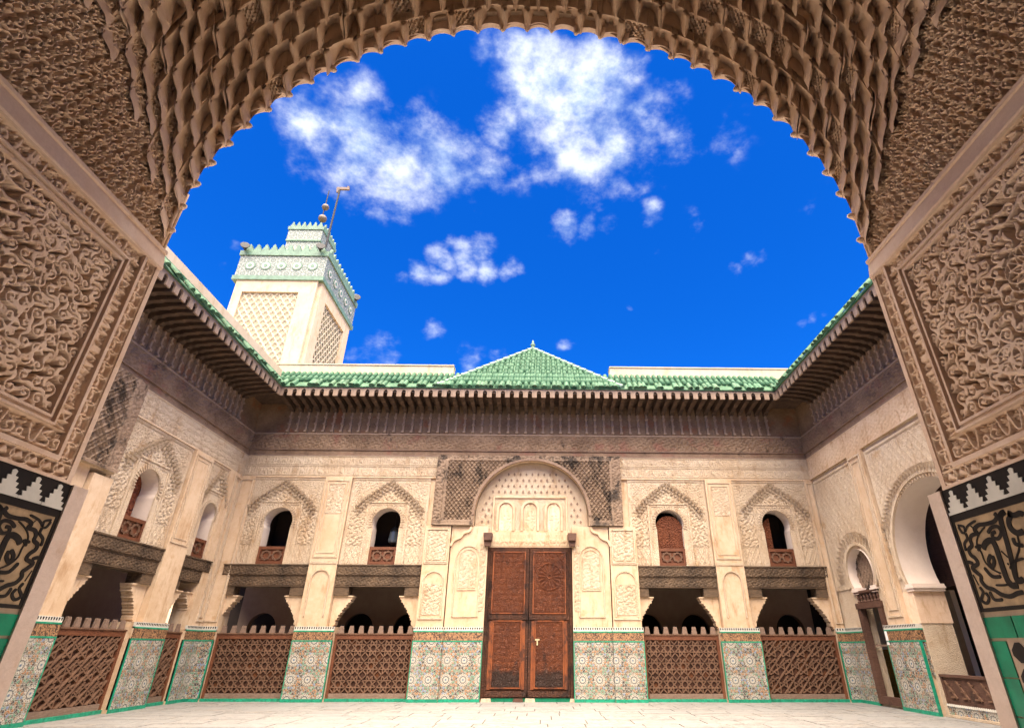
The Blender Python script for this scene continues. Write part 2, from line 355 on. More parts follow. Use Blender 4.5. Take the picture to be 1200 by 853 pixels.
def grid_mesh(name, V, m, keep=None, smooth=True):         # V: (ny, nx, 3)
    ny, nx = V.shape[:2]; idx = np.arange(ny*nx).reshape(ny, nx)
    q = np.stack([idx[:-1, :-1], idx[:-1, 1:], idx[1:, 1:], idx[1:, :-1]], -1).reshape(-1, 4)
    if keep is not None: q = q[keep.reshape(-1)]
    me = bpy.data.meshes.new(name); me.vertices.add(ny*nx); me.vertices.foreach_set('co', V.reshape(-1).astype(np.float32))
    me.loops.add(q.size); me.loops.foreach_set('vertex_index', q.reshape(-1).astype(np.int32))
    me.polygons.add(len(q)); me.polygons.foreach_set('loop_start', np.arange(0, q.size, 4, dtype=np.int32))
    me.polygons.foreach_set('loop_total', np.full(len(q), 4, np.int32))
    if smooth: me.polygons.foreach_set('use_smooth', np.ones(len(q), bool))
    me.update(calc_edges=True); me.materials.append(m); return me
def relief_mesh(name, u0, u1, z0, z1, h, m, v0=0, keep=None):   # local (u, v, z), relief h stands out towards -v
    ny, nx = h.shape; uu = np.linspace(u0, u1, nx); zz = np.linspace(z0, z1, ny); U, Z = np.meshgrid(uu, zz)
    return grid_mesh(name, np.stack([U, v0-h, Z], -1), m, keep)
def uz(u0, u1, z0, z1, step):
    nx = max(2, int(round((u1-u0)/step))+1); ny = max(2, int(round((z1-z0)/step))+1)
    return np.meshgrid(np.linspace(u0, u1, nx), np.linspace(z0, z1, ny))
def sstep(x, a, b):
    t = np.clip((x-a)/(b-a), 0, 1); return t*t*(3-2*t)

class Carve:                                               # height field carved by strokes (metres)
    def __init__(s, u0, u1, z0, z1, step):
        s.u0, s.z0, s.st = u0, z0, step; s.U, s.Z = uz(u0, u1, z0, z1, step); s.h = np.zeros_like(s.U)
        s.du = s.U[0, 1]-s.U[0, 0]; s.dz = s.Z[1, 0]-s.Z[0, 0]
    def dot(s, x, y, r, hh=1.0):
        i0 = int((x-r-s.u0)/s.du); i1 = int((x+r-s.u0)/s.du)+2; j0 = int((y-r-s.z0)/s.dz); j1 = int((y+r-s.z0)/s.dz)+2
        i0 = max(i0, 0); j0 = max(j0, 0)
        if i1 <= i0 or j1 <= j0 or i0 >= s.h.shape[1] or j0 >= s.h.shape[0]: return
        U = s.U[j0:j1, i0:i1]; Z = s.Z[j0:j1, i0:i1]; d2 = ((U-x)**2+(Z-y)**2)/(r*r)
        k = hh*np.clip((1-d2)*2.2, 0, 1)**.7
        np.maximum(s.h[j0:j1, i0:i1], k, out=s.h[j0:j1, i0:i1])
    def line(s, pts, w, hh=1.0, w1=None):
        w1 = w if w1 is None else w1; n = len(pts); acc = 0
        tot = sum(math.dist(pts[i], pts[i+1]) for i in range(n-1)) or 1
        for i in range(n-1):
            a, b = pts[i], pts[i+1]; L = math.dist(a, b); k = max(1, int(L/(w*.35)))
            for j in range(k+1):
                t = j/k; f = (acc+L*t)/tot; s.dot(a[0]+(b[0]-a[0])*t, a[1]+(b[1]-a[1])*t, (w+(w1-w)*f)/2, hh)
            acc += L
    def curl(s, x, y, R, a0, turns, w, hand=1, hh=1.0):
        pts = []
        n = max(10, int(16*turns))
        for i in range(n+1):
            t = i/n; a = a0+hand*t*turns*2*PI; r = R*(1-t*.82); pts.append((x+r*math.cos(a), y+r*math.sin(a)))
        s.line(pts, w, hh, w*.85); s.dot(pts[-1][0], pts[-1][1], w*.85, hh)
    def circle(s, x, y, R, w, hh=1.0, n=36): s.line([(x+R*math.cos(2*PI*i/n), y+R*math.sin(2*PI*i/n)) for i in range(n+1)], w, hh)
    def leaf(s, x, y, L, a, w, hh=1.0, bend=.6):
        pts = [(x+L*t*math.cos(a+bend*t), y+L*t*math.sin(a+bend*t)) for t in np.linspace(0, 1, 7)]
        for i, p in enumerate(pts): s.dot(p[0], p[1], w*(.35+math.sin(PI*min(1, (i+.5)/6.5))*.75), hh)

def arch_pts(uc, hw, zs, kind='round', n=20, rise=None, r=None):
    """points of an arched opening's head from the left impost over the crown to the right one"""
    if kind == 'horseshoe':
        R = r or hw*1.12; dz = math.sqrt(max(R*R-hw*hw, 0)); a0 = math.asin(dz/R)
        return [(uc-R*math.cos(-a0+(PI+2*a0)*i/n), zs+dz+R*math.sin(-a0+(PI+2*a0)*i/n)) for i in range(n+1)]
    rise = rise or hw
    return [(uc-hw*math.cos(PI*i/n), zs+rise*math.sin(PI*i/n)**(.92 if kind == 'point' else 1)) for i in range(n+1)]
def arch_plate(mb, u0, u1, z0, z1, v0, v1, head, zb):
    """wall slab u0..u1 x z0..z1 with an opening: sides from zb up to head[0], then the head; z0 <= zb"""
    inner = [(head[0][0], zb)] + list(head) + [(head[-1][0], zb)]
    zt = z1; out = [(u0, zb)]; n = len(head)
    cu = (head[0][0]+head[-1][0])/2; cz = head[0][1]
    for i, p in enumerate(head):
        dx, dz = p[0]-cu, max(p[1]-cz, 0)+1e-4
        if i == 0: out.append((u0, p[1])); continue
        if i == n-1: out.append((u1, p[1])); continue
        cand = []
        if dz > 0: cand.append((zt-cz)/dz)
        if dx < 0: cand.append((u0-cu)/dx)
        if dx > 0: cand.append((u1-cu)/dx)
        t = min(cand); out.append((cu+dx*t, cz+dz*t))
    out.append((u1, zb))
    # put the rectangle's corners on the nearest outer samples
    for cxz in ((u0, zt), (u1, zt)):
        k = min(range(2, n), key=lambda i: math.dist(out[i], cxz)); out[k] = cxz
    N = len(inner); vs = []
    for v in (v0, v1):
        vs += [(p[0], v, p[1]) for p in inner]; vs += [(p[0], v, p[1]) for p in out]
    fs = []
    for i in range(N-1):
        fs.append((i, i+1, N+i+1, N+i)); fs.append((2*N+i, 3*N+i, 3*N+i+1, 2*N+i+1))
        fs.append((i, 2*N+i, 2*N+i+1, i+1)); fs.append((N+i, N+i+1, 3*N+i+1, 3*N+i))
    fs.append((0, N, 3*N, 2*N)); fs.append((N-1, 3*N-1, 4*N-1, 2*N-1)) if False else None
    mb.add(vs, [f for f in fs if f])
    if z0 < zb-1e-6: mb.box(u0, u1, v0, v1, z0, zb-.0005)
    return mb
def bead(mb, pts, w, v0, v1): return mb.ribbon(pts, w, v0, v1, 1, False)
def rect_frame(mb, u0, u1, z0, z1, w, v0, v1, bottom=True):
    mb.box(u0, u0+w, v1, v0, z0, z1); mb.box(u1-w, u1, v1, v0, z0, z1); mb.box(u0+w, u1-w, v1+.001, v0, z1-w, z1-.001)
    if bottom: mb.box(u0+w, u1-w, v1+.001, v0, z0+.001, z0+w)
    return mb
# ------------------------------------------------------------------ ground and courtyard floor
gr = MB().box(-900, 900, -900, 900, -.5, -.06).build('ground', simple('bare_earth', (.30, .24, .17), .9, .3, sc=.3)); gr['kind'] = 'structure'
fl = MB().box(-12.5, 12.5, -6, 21, -.05, -.012).build('courtyard_floor', M_JOINT); fl['kind'] = 'structure'
unit = MB().prism([(-.5, -.5), (.5, -.5), (.5, .5), (-.5, .5)], -.04, 0, 2).mesh('paver', M_FLOOR)
y = 16.98
while y > 8.2:
    d = random.choice((.42, .5, .58, .66)); x = -9.5-random.random()
    while x < 8.6:
        w = random.choice((.7, .9, 1.1, 1.4))
        x0 = max(x, -9.5); x1 = min(x+w, 8.65)
        if x1-x0 > .15: inst('paver', unit, fl, ((x0+x1)/2, y-d/2, random.uniform(-.002, .002)), (0, 0, 0), (x1-x0-.02, d-.02, 1))
        x += w
    y -= d
box('bounce_floor_apron', M_APRON, fl, -9.5, 8.65, -5.9, y-.02, -.03, -.004)  # out-of-view floor before and under the arch, made paler to throw light upward

# ------------------------------------------------------------------ carved patterns for the far walls
def curl_tile(T, step, pitch, w):
    c = Carve(0, T-step, 0, T-step, step); n = int(round(T/pitch))
    for i in range(n):
        for j in range(n):
            x = (i+.5+.32*math.sin(3*i+j*2.2))*pitch; z = (j+.5+.5*(i % 2)+.28*math.cos(2*j-i*1.7))*pitch; hd = 1 if (i+j) % 2 else -1
            for ox in (-T, 0, T):
                for oz in (-T, 0, T):
                    if -pitch < x+ox < T+pitch and -pitch < z+oz < T+pitch:
                        c.curl(x+ox, z+oz, pitch*.52, 1.3*i+.7*j, 1.25, w, hd); c.leaf(x+ox, z+oz, pitch*.5, 2.1*i+j, w*.8, .8)
    return c.h
TILE_T, TILE_S = 1.08, .015
TILE = curl_tile(TILE_T, TILE_S, .072, .023)
def tile_at(U, Z, T=TILE, s=TILE_S):
    return T[(np.round(Z/s).astype(int)) % T.shape[0], (np.round(U/s).astype(int)) % T.shape[1]]
def sebka(U, Z, p, q, w=.32):
    a = np.abs(np.sin(PI*(U/p+Z/q))); b = np.abs(np.sin(PI*(U/p-Z/q)))
    return np.maximum(np.clip(1-a/w, 0, 1), np.clip(1-b/w, 0, 1))
def star_net(U, Z, p):
    k = 2*PI/p; q = .7071
    f = np.cos(k*U)+np.cos(k*Z)+np.cos(k*q*(U+Z))+np.cos(k*q*(U-Z))
    return sstep(np.abs(f-.4), .15, .55)

def build_bay(wing, uc, hw, whw, part, shutter, cache={}):
    """carved bay over a gallery opening: panel, window surround, stalactite arch, lintel, consoles"""
    key = (hw, whw)
    if key not in cache:
        M = {}
        U, Z = uz(-hw, hw, 3.435, 6.03, .0155)
        zc = 5.88-.92*np.abs(U/hw)**1.15
        h = .004+.026*tile_at(U, Z)
        up = sstep(Z, zc+.03, zc+.06); h = h*(1-up)+up*(.004+.028*star_net(U, Z, .09))
        low = sstep(Z, 4.02, 3.98)*(np.abs(U) > whw+.2); h = h*(1-low)+low*(.004+.022*sebka(U, Z, .16, .3, .25))
        band = (np.abs(U) > hw-.085); h = np.where(band, .045, h); h = np.where((np.abs(U) > hw-.135) & (np.abs(U) <= hw-.115), .040, h)
        h = np.where(Z > 5.965, .05, h); h = np.where((Z > 5.90) & (Z < 5.93), .03, h)
        af = whw+.22; keep = ~((np.abs(U[:-1, :-1]+.007) < af-.008) & (Z[:-1, :-1] < 5.26))
        M['panel'] = relief_mesh('stucco_panel', -hw, hw, 3.435, 6.03, h, M_FAC, 0, keep)
        head = arch_pts(0, whw, 4.50, 'horseshoe', 18, r=whw*1.08)
        M['wall'] = arch_plate(MB(), -hw, hw, 3.44, 6.75, .012, .42, head, 3.44).mesh('wall', M_WHITEPL)
        mb = arch_plate(MB(), -af+.004, af-.004, 3.44, 5.262, -.028, .011, head, 3.44)
        rect_frame(mb, -af-.03, af+.03, 3.436, 5.30, .05, .01, -.052, False); rect_frame(mb, -af+.07, af-.07, 3.95, 5.20, .022, -.02, -.043, False)
        M['surround'] = mb.mesh('window_surround', M_FAC)
        mb = MB(); ctr = 4.50+.4*whw*1.08*0
        R0 = whw*1.08; dz = math.sqrt(R0*R0-whw*whw)
        for k in range(25):
            a = -.25+(PI+.5)*k/24; c, s_ = -math.cos(a), math.sin(a)
            p = [(R0*1.0, -.016), (R0*1.28, -.02), (R0*1.28, .02), (R0*1.0, .016)]
            mb.prism([(c*r-s_*t*-1*0+t*s_, 4.50+dz+s_*r+t*c*-1) for r, t in p], -.05, .012, 1)
        M['ring'] = mb.mesh('ribbed_arch_ring', M_FAC)
        mb = MB()
        path = smooth_path([(-hw*.86, 4.93), (-hw*.62, 5.26), (-hw*.32, 5.55), (0, 5.83)], 8)
        path = path + [(-p[0], p[1]) for p in path[-2::-1]]
        acc = 0; pos = []
        for i in range(len(path)-1):
            L = math.dist(path[i], path[i+1]); t = -acc
            while t+.125 < L:
                t += .125
                if t >= 0:
                    f = t/L; pos.append((path[i][0]+(path[i+1][0]-path[i][0])*f, path[i][1]+(path[i+1][1]-path[i][1])*f))
            acc = L-t
        for r in range(3):
            for k, (pu, pz) in enumerate(pos):
                zz = pz+.08-r*.100; uu = pu*(1-.035*r)+(.025 if r % 2 else 0); dd = .14-.030*r; w = .041
                mb.add([(uu-w, .0, zz+.046), (uu+w, .0, zz+.046), (uu+w, -dd, zz+.046), (uu-w, -dd, zz+.046), (uu-w*.8, -dd*.75, zz-.012), (uu+w*.8, -dd*.75, zz-.012), (uu, -.0, zz-.055)],
                       [(0, 1, 2, 3), (3, 2, 5, 4), (4, 5, 6), (0, 3, 4, 6), (1, 6, 5, 2)])
        M['stal'] = mb.mesh('stalactite_arch', M_FAC)
        # grille under the window
        gw = whw+.02
        M['gframe'] = rect_frame(MB().box(-gw+.05, gw-.05, .05, .075, 3.5, 3.9), -gw, gw, 3.445, 3.95, .085, .09, .0).mesh('window_grille', M_SCRF)
        mb = MB()
        for cu in ((-.16, .16) if whw > .35 else (0,)):
            for k in range(2):
                for e in range(4):
                    a = PI/4*k+e*PI/2; p1 = (cu+.15*math.cos(a), 3.70+.15*math.sin(a)); p2 = (cu+.15*math.cos(a+PI/2), 3.70+.15*math.sin(a+PI/2)); mb.ribbon([p1, p2], .026, .05, .012, 1, False)
        M['glat'] = mb.mesh('grille_star', M_SCR)
        # lintel boards, blocks and scalloped consoles
        M['beam1'] = MB().box(-hw, hw, -.10, .30, 3.135, 3.40).box(-hw-.012, hw+.012, -.135, .30, 3.40, 3.434).mesh('lintel_beam', M_LINT)
        M['beam2'] = MB().box(-hw+.004, hw-.004, -.06, .30, 2.86, 3.105).box(-hw+.002, hw-.002, -.08, .30, 3.105, 3.134).box(-hw+.006, hw-.006, -.075, .30, 2.835, 2.859).mesh('lintel_beam', M_LINT)
        bl = hw*.34
        M['block'] = MB().prism([(-hw+.008, 2.60), (-hw+.008+bl, 2.60), (-hw+.008+bl, 2.834), (-hw+.008, 2.834)], -.05, .30, 1).mesh('lintel_block', M_LINT)
        cu = hw-.14; prof = [(cu+.14, 2.595), (cu-.40, 2.595)]
        for k in range(6):
            t0 = k/6; bx = cu-.40+.40*math.sin(t0*PI/2); bz = 2.55-.80*t0
            prof += [(bx-.0, bz), (bx+.005, bz-.045), (bx+.05, bz-.06), (bx+.035, bz-.12)]
        prof += [(cu+.0, 1.78), (cu+.14, 1.78)]
        M['console'] = MB().prism([(p[0]-cu, p[1]) for p in prof], .03, .30, 1).prism([(-.43, 2.566), (.141, 2.566), (.141, 2.598), (-.43, 2.598)], .0, .301, 1).mesh('scalloped_console', M_FACP)
        U, Z = uz(-hw+.01, hw-.01, 3.15, 3.39, .0155); M['carv1'] = relief_mesh('lintel_carving', -hw+.01, hw-.01, 3.15, 3.39, .004+.016*tile_at(U*1.5, Z*1.5), M_LINT, -.10)
        U, Z = uz(-hw+.012, hw-.012, 2.87, 3.10, .0155); M['carv2'] = relief_mesh('lintel_carving', -hw+.012, hw-.012, 2.87, 3.10, .004+.016*tile_at(U*1.5+.4, Z*1.5+.3), M_LINT, -.06)
        M['cu'] = cu; cache[key] = M
    M = cache[key]; L = (uc, 0, 0)
    inst('wall', M['wall'], wing, L); inst('stucco_panel', M['panel'], wing, L); inst('stalactite_arch', M['stal'], wing, L)['kind'] = 'stuff'
    w = inst('window', M['surround'], wing, L); inst('ribbed_arch_ring', M['ring'], w)['kind'] = 'stuff'
    gl = inst('grille', M['gframe'], w); inst('grille_star', M['glat'], w)
    # dark room behind
    rm = MB(); a = whw+.25
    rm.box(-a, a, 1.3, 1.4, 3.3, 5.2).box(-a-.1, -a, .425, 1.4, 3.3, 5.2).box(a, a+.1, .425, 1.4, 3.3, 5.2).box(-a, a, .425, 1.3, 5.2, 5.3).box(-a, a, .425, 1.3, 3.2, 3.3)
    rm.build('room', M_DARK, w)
    if shutter == 'closed':
        for s in (-1, 1):
            p = [q for q in arch_pts(0, whw*1.06, 4.50, 'round', 20)]; hp = [q for q in p if q[0]*s >= -1e-6]
            hp = ([(0, 3.94)] + sorted(hp, key=lambda q: abs(q[0])) + [(s*whw*1.06, 3.94)])
            MB().prism([(q[0]+s*.004, q[1]) for q in hp], .10, .135, 1).build('shutter', M_SHUT, w)
    elif shutter == 'half':
        MB().prism([(-.39, 3.95), (-.12, 3.95), (-.12, 4.9), (-.22, 4.86), (-.33, 4.75), (-.39, 4.6)], .18, .21, 1).build('shutter', M_SHUT, w)
    elif shutter == 'inner':
        MB().box(-whw-.05, whw+.02, .43, .46, 3.9, 5.1).build('shutter', wood('red_shutter', (.24, .065, .03), (.36, .12, .06), carve=6), w)
    inst('lintel_carving', M['carv1'], inst('lintel_beam', M['beam1'], wing, L)); inst('lintel_carving', M['carv2'], inst('lintel_beam', M['beam2'], wing, L))
    for s in (1, -1):
        b = inst('lintel_block', M['block'], wing, L, (0, 0, 0), (s, 1, 1))
        inst('scalloped_console', M['console'], wing, (uc+s*M['cu'], 0, 0), (0, 0, 0), (s, 1, 1))

TOOTH = {}
def dado(wing, u0, u1, v, z1=1.79, ga=True, gb=True):
    """zellige dado of one pier with its green borders, script band and tooth course"""
    w = u1-u0
    box('dado_mosaic', M_ZEL, wing, u0+(.0215 if ga else 0), u1-(.0215 if gb else 0), v-.012, v+.05, .075, 1.42)
    if ga: box('green_border', M_GREENB, wing, u0, u0+.021, v-.018, v+.05, .072, 1.42)
    if gb: box('green_border', M_GREENB, wing, u1-.021, u1, v-.018, v+.05, .072, 1.42)
    box('green_border', M_GREENB, wing, u0, u1, v-.02, v+.05, 1.421, 1.45); box('green_border', M_GREENB, wing, u0, u1, v-.02, v+.05, 1.66, 1.69)
    box('script_band', M_KUF, wing, u0+.004, u1-.004, v-.014, v+.05, 1.451, 1.659)
    box('tooth_course', M_WHITET, wing, u0, u1, v-.012, v+.05, 1.691, z1)
    mb = MB(); n = max(2, int(w/.062))
    for k in range(n):
        a = u0+(k+.22)*w/n; b = u0+(k+.78)*w/n
        mb.prism([(a, z1-.012), (a+.2*(b-a), z1-.062), (b-.2*(b-a), z1-.062), (b, z1-.012)], v-.016, v-.010, 1)
    mb.build('black_teeth', M_BLACKT, wing)['kind'] = 'stuff'
def base_tiles(wing, u0, u1, v):
    n = max(1, int(round((u1-u0)/.3)))
    for k in range(n): box('base_tile', M_GREENB, wing, u0+(u1-u0)*k/n+.003, u0+(u1-u0)*(k+1)/n-.003, v-.03, v+.05, 0, .07)
def pier(wing, u0, u1, v, z1, m=M_FACP, blind=True, panels=True, d=.45):
    """plastered pier shaft above a dado with raised blind-arch mouldings"""
    box('pier', m, wing, u0, u1, v, d, .0, 1.7); box('pier', m, wing, u0+.03, u1-.03, v+.012, d, 1.7, z1)
    c = (u0+u1)/2; hw = (u1-u0)/2-.12
    mb = MB()
    if blind:
        mb.ribbon([(c-hw, 2.05)] + arch_pts(c, hw, 2.95, 'point', 16, rise=hw*1.0) + [(c+hw, 2.05)], .03, v+.015, v-.012, 1, False)
        mb.box(u0+.06, u1-.06, v-.016, v+.014, 1.98, 2.02); mb.box(u0+.06, u1-.06, v-.012, v+.014, 3.46, 3.49)
    if panels: rect_frame(mb, u0+.07, u1-.07, 3.6, z1-.12, .03, v+.014, v-.014); rect_frame(mb, u0+.15, u1-.15, 3.72, z1-.24, .018, v+.014, v-.008)
    if mb.v: mb.build('blind_arch_moulding', M_FAC, wing)

# ------------------------------------------------------------------ eaves: frieze boards, brackets, fascia, tiles
BR = {}
def eave_meshes():
    prof = [(0, 7.545), (-.055, 7.545), (-.075, 7.60), (-.055, 7.64), (-.06, 7.80), (-.085, 7.83), (-.06, 7.87), (-.06, 8.05), (-.085, 8.08), (-.06, 8.12), (-.075, 8.25), (-.14, 8.27), (-.17, 8.315), (-.30, 8.325), (-.36, 8.365),
            (-.60, 8.375), (-.66, 8.405), (-1.02, 8.41), (-1.05, 8.44), (-1.05, 8.548), (0, 8.548)]
    n = len(prof); mb = MB()
    lo = [p for p in prof if p[1] <= 8.25] + [(0, 8.25)]; hi = [(0, 8.251)] + [p for p in prof if p[1] > 8.251]
    mb.prism(lo, -.03, .03, 0)
    for zz in (7.555, 7.81, 8.06): mb.box(-.046, .046, -.10, -.005, zz, zz+.055)
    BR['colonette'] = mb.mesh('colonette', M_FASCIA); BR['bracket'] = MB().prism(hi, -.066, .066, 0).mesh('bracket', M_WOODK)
    p = .29; nw = .068; mb = MB()                          # fascia piece with a keyhole notch over the gap between two brackets
    head = [(p/2-nw*math.cos(PI*i/8), 8.545+nw*1.25*math.sin(PI*i/8)) for i in range(9)]
    poly = [(0, 8.40), (0, 8.70), (p, 8.70), (p, 8.40), (p/2+nw, 8.40)] + head[::-1] + [(p/2-nw, 8.40)]
    N = len(poly)
    BR['fascia'] = MB().prism(poly, -1.10, -1.055, 1).mesh('fascia_piece', M_FASCIA)
    sl = math.radians(46); c, s = math.cos(sl), math.sin(sl)
    def tube_row(mb, L0, L1, r0, r1, cap):
        k = 8; vs = []
        for L, r in ((L0, r0), (L1, r1)):
            for i in range(k+1):
                a = PI*i/k; h = r*math.sin(a); vs.append((r*math.cos(a), -1.17+L*c-h*s, 8.735+L*s+h*c))
        fs = [(i, i+1, k+2+i, k+1+i) for i in range(k)]
        if cap: fs.append(tuple(range(k, -1, -1)))
        mb.add(vs, fs)
    mb = MB(); tube_row(mb, 0, .40, .082, .07, True); BR['tile'] = mb.mesh('roof_tile', M_ROOF)
    BR['row'] = tube_row
def tile_field(wing, u0, u1, umin=None, umax=None, top=1.08, skip=None):
    p = .186; n = int((u1-u0)/p); mb = MB(); sl = math.radians(46); c, s = math.cos(sl), math.sin(sl)
    for k in range(n):
        u = u0+(k+.5)*p; inst('roof_tile', BR['tile'], wing, (u, random.uniform(-.012, .012), random.uniform(-.008, .008)), (0, random.uniform(-.05, .05), 0))
        for r in range(1, 3):
            m2 = MB(); BR['row'](m2, .36*r, .36*r+.40, .08, .07, True); mb.add([(x+u, yy, zz) for x, yy, zz in m2.v], m2.f)
    o = mb.build('upper_roof_tiles', M_ROOF, wing, True); o['kind'] = 'stuff'
    MB().add([(u0, -1.15, 8.72), (u1, -1.15, 8.72), (u1, -1.15+top*c, 8.72+top*s), (u0, -1.15+top*c, 8.72+top*s), (u0, -1.15, 8.69), (u1, -1.15, 8.69), (u1, -1.1+top*c, 8.69), (u0, -1.1+top*c, 8.69)],
             [(0, 1, 2, 3), (4, 7, 6, 5), (0, 4, 5, 1), (2, 6, 7, 3), (1, 5, 6, 2), (0, 3, 7, 4)]).build('roof_bed', M_ROOF, wing)
def eaves(wing, u0, u1, w0, w1, sz=0):
    """u0..u1 run of the eave edge, w0..w1 run of the wall face"""
    box('frieze_board', M_WOOD, wing, w0, w1, -.03, .3, 6.975, 7.47); box('frieze_rail', M_FASCIA, wing, w0, w1, -.075, .3, 7.471, 7.515)
    box('frieze_board', M_WOOD, wing, w0, w1, -.015, .3, 6.80, 6.944); box('frieze_rail', M_LAMBF, wing, w0, w1, -.055, .3, 6.945, 6.974); box('frieze_rail', M_LAMBF, wing, w0, w1, -.04, .3, 6.752, 6.799)
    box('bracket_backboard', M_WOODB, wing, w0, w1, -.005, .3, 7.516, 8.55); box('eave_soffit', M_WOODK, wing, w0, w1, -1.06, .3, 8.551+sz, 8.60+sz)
    box('cornice_board', M_FASCIA, wing, u0, u1, -1.13, .0, 8.701, 8.728) if False else None
    U, Z = uz(w0, w1, 6.98, 7.465, .02); hf = .004+.030*tile_at(U, Z); hf = np.where((Z > 7.44) | (Z < 7.0), .03, hf)
    inst('frieze_carving', relief_mesh('frieze_carving', w0, w1, 6.98, 7.465, hf, M_WOOD, -.031), wing)
    n = int((u1-u0)/.29); off = (u1-u0-n*.29)/2
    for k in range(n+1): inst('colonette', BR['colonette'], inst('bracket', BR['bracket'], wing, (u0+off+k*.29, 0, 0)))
    for k in range(n): inst('fascia_piece', BR['fascia'], wing, (u0+off+k*.29, 0, 0))
    if off > .01: MB().box(u0, u0+off, -1.10, -1.055, 8.4, 8.7).box(u1-off, u1, -1.10, -1.055, 8.4, 8.7).build('fascia_end', M_FASCIA, wing)
    box('roof_plate', M_FASCIA, wing, u0-.02, u1+.02, -1.125, -.2, 8.701, 8.716)
eave_meshes()

# ------------------------------------------------------------------ far wing with the portal
LX, RX, YW = -9.5, 8.665, 17.0
rear = thing('courtyard_wing', 'far stucco courtyard wing with tall carved double door and green pyramid roof', 'building', (0, YW, 0))
BAYS = [(-8.03, None), (-4.74, None), (3.94, 'closed'), (7.25, 'half')]
for uc, sh in BAYS: build_bay(rear, uc, 1.225, .40, None, sh)
# piers: lower shafts, dadoes
for (a, b) in ((-6.83, -5.73), (5.03, 6.16)):
    pier(rear, a, b, -.16, 1.79, blind=False, panels=False); dado(rear, a, b, -.17); base_tiles(rear, a, b, -.17)
for (a, b) in ((-6.80, -5.97), (5.17, 6.02)):
    c0 = box('pilaster', M_FACP, rear, a+.005, b-.005, -.13, .42, 1.792, 6.03)
    mb = MB(); c = (a+b)/2
    mb.ribbon([(c-.27, 2.05)] + arch_pts(c, .27, 2.98, 'point', 16, rise=.3) + [(c+.27, 2.05)], .03, -.12, -.165, 1, False)
    rect_frame(mb, a+.06, b-.06, 3.62, 5.93, .03, -.125, -.152); rect_frame(mb, a+.15, b-.15, 3.74, 5.82, .02, -.125, -.143); mb.box(a+.03, b-.03, -.15, -.125, 3.45, 3.52)
    mb.build('blind_arch_moulding', M_FAC, rear)
    U, Z = uz(a+.18, b-.18, 4.9, 5.78, .0155); inst('carved_strip', relief_mesh('carved_strip', a+.18, b-.18, 4.9, 5.78, .012*tile_at(U+3, Z), M_FAC, -.131), rear)
for (a, b) in ((-9.5, -9.0), (8.36, 8.665)):
    pier(rear, a, b, -.10, 6.03, blind=False, panels=False); dado(rear, a, b, -.11); base_tiles(rear, a, b, -.11)
    mb = MB(); rect_frame(mb, a+.05, b-.05, 1.9, 5.95, .03, -.085, -.115); mb.build('corner_moulding', M_FAC, rear)
for (a, b) in ((-9.0, -6.83), (-5.73, -3.52), (2.88, 5.03), (6.16, 8.36)): base_tiles(rear, a, b, -.02); box('sill_step', M_STONE, rear, a, b, -.015, .4, -.02, .068)
# top inscription band
for (a, b) in ((-9.5, -3.36), (2.52, 8.665)):
    C = Carve(a, b, 6.06, 6.745, .0175); uu = a+.1
    for r_, (z0_, z1_) in enumerate(((6.10, 6.40), (6.45, 6.70))):
        uu = a+.06
        while uu < b-.1:
            k = random.random()
            if k < .45: C.line([(uu, z0_+.03), (uu+random.uniform(-.01, .01), z1_-.02)], .032); uu += .06
            elif k < .75: C.curl(uu+.05, z0_+.09, .065, random.random()*6, 1.1, .03, random.choice((-1, 1))); C.line([(uu, z0_+.04), (uu+.12, z0_+.03)], .03); uu += .12
            else: C.leaf(uu+.03, z0_+.05, .16, random.uniform(.8, 2), .035); uu += .08
        C.line([(a, z0_+.02), (b, z0_+.02)], .028)
    h = .006+.030*C.h; h = np.where((C.Z < 6.085) | (C.Z > 6.72) | (np.abs(C.Z-6.425) < .016), .030, h)
    inst('inscription_band', relief_mesh('inscription_band', a, b, 6.06, 6.745, h, M_FAC, -.02), rear)
    box('band_moulding', M_FACP, rear, a, b, -.075, .011, 6.031, 6.059); box('wall_core', M_FACP, rear, a, b, -.019, .0115, 6.06, 6.751) if False else None
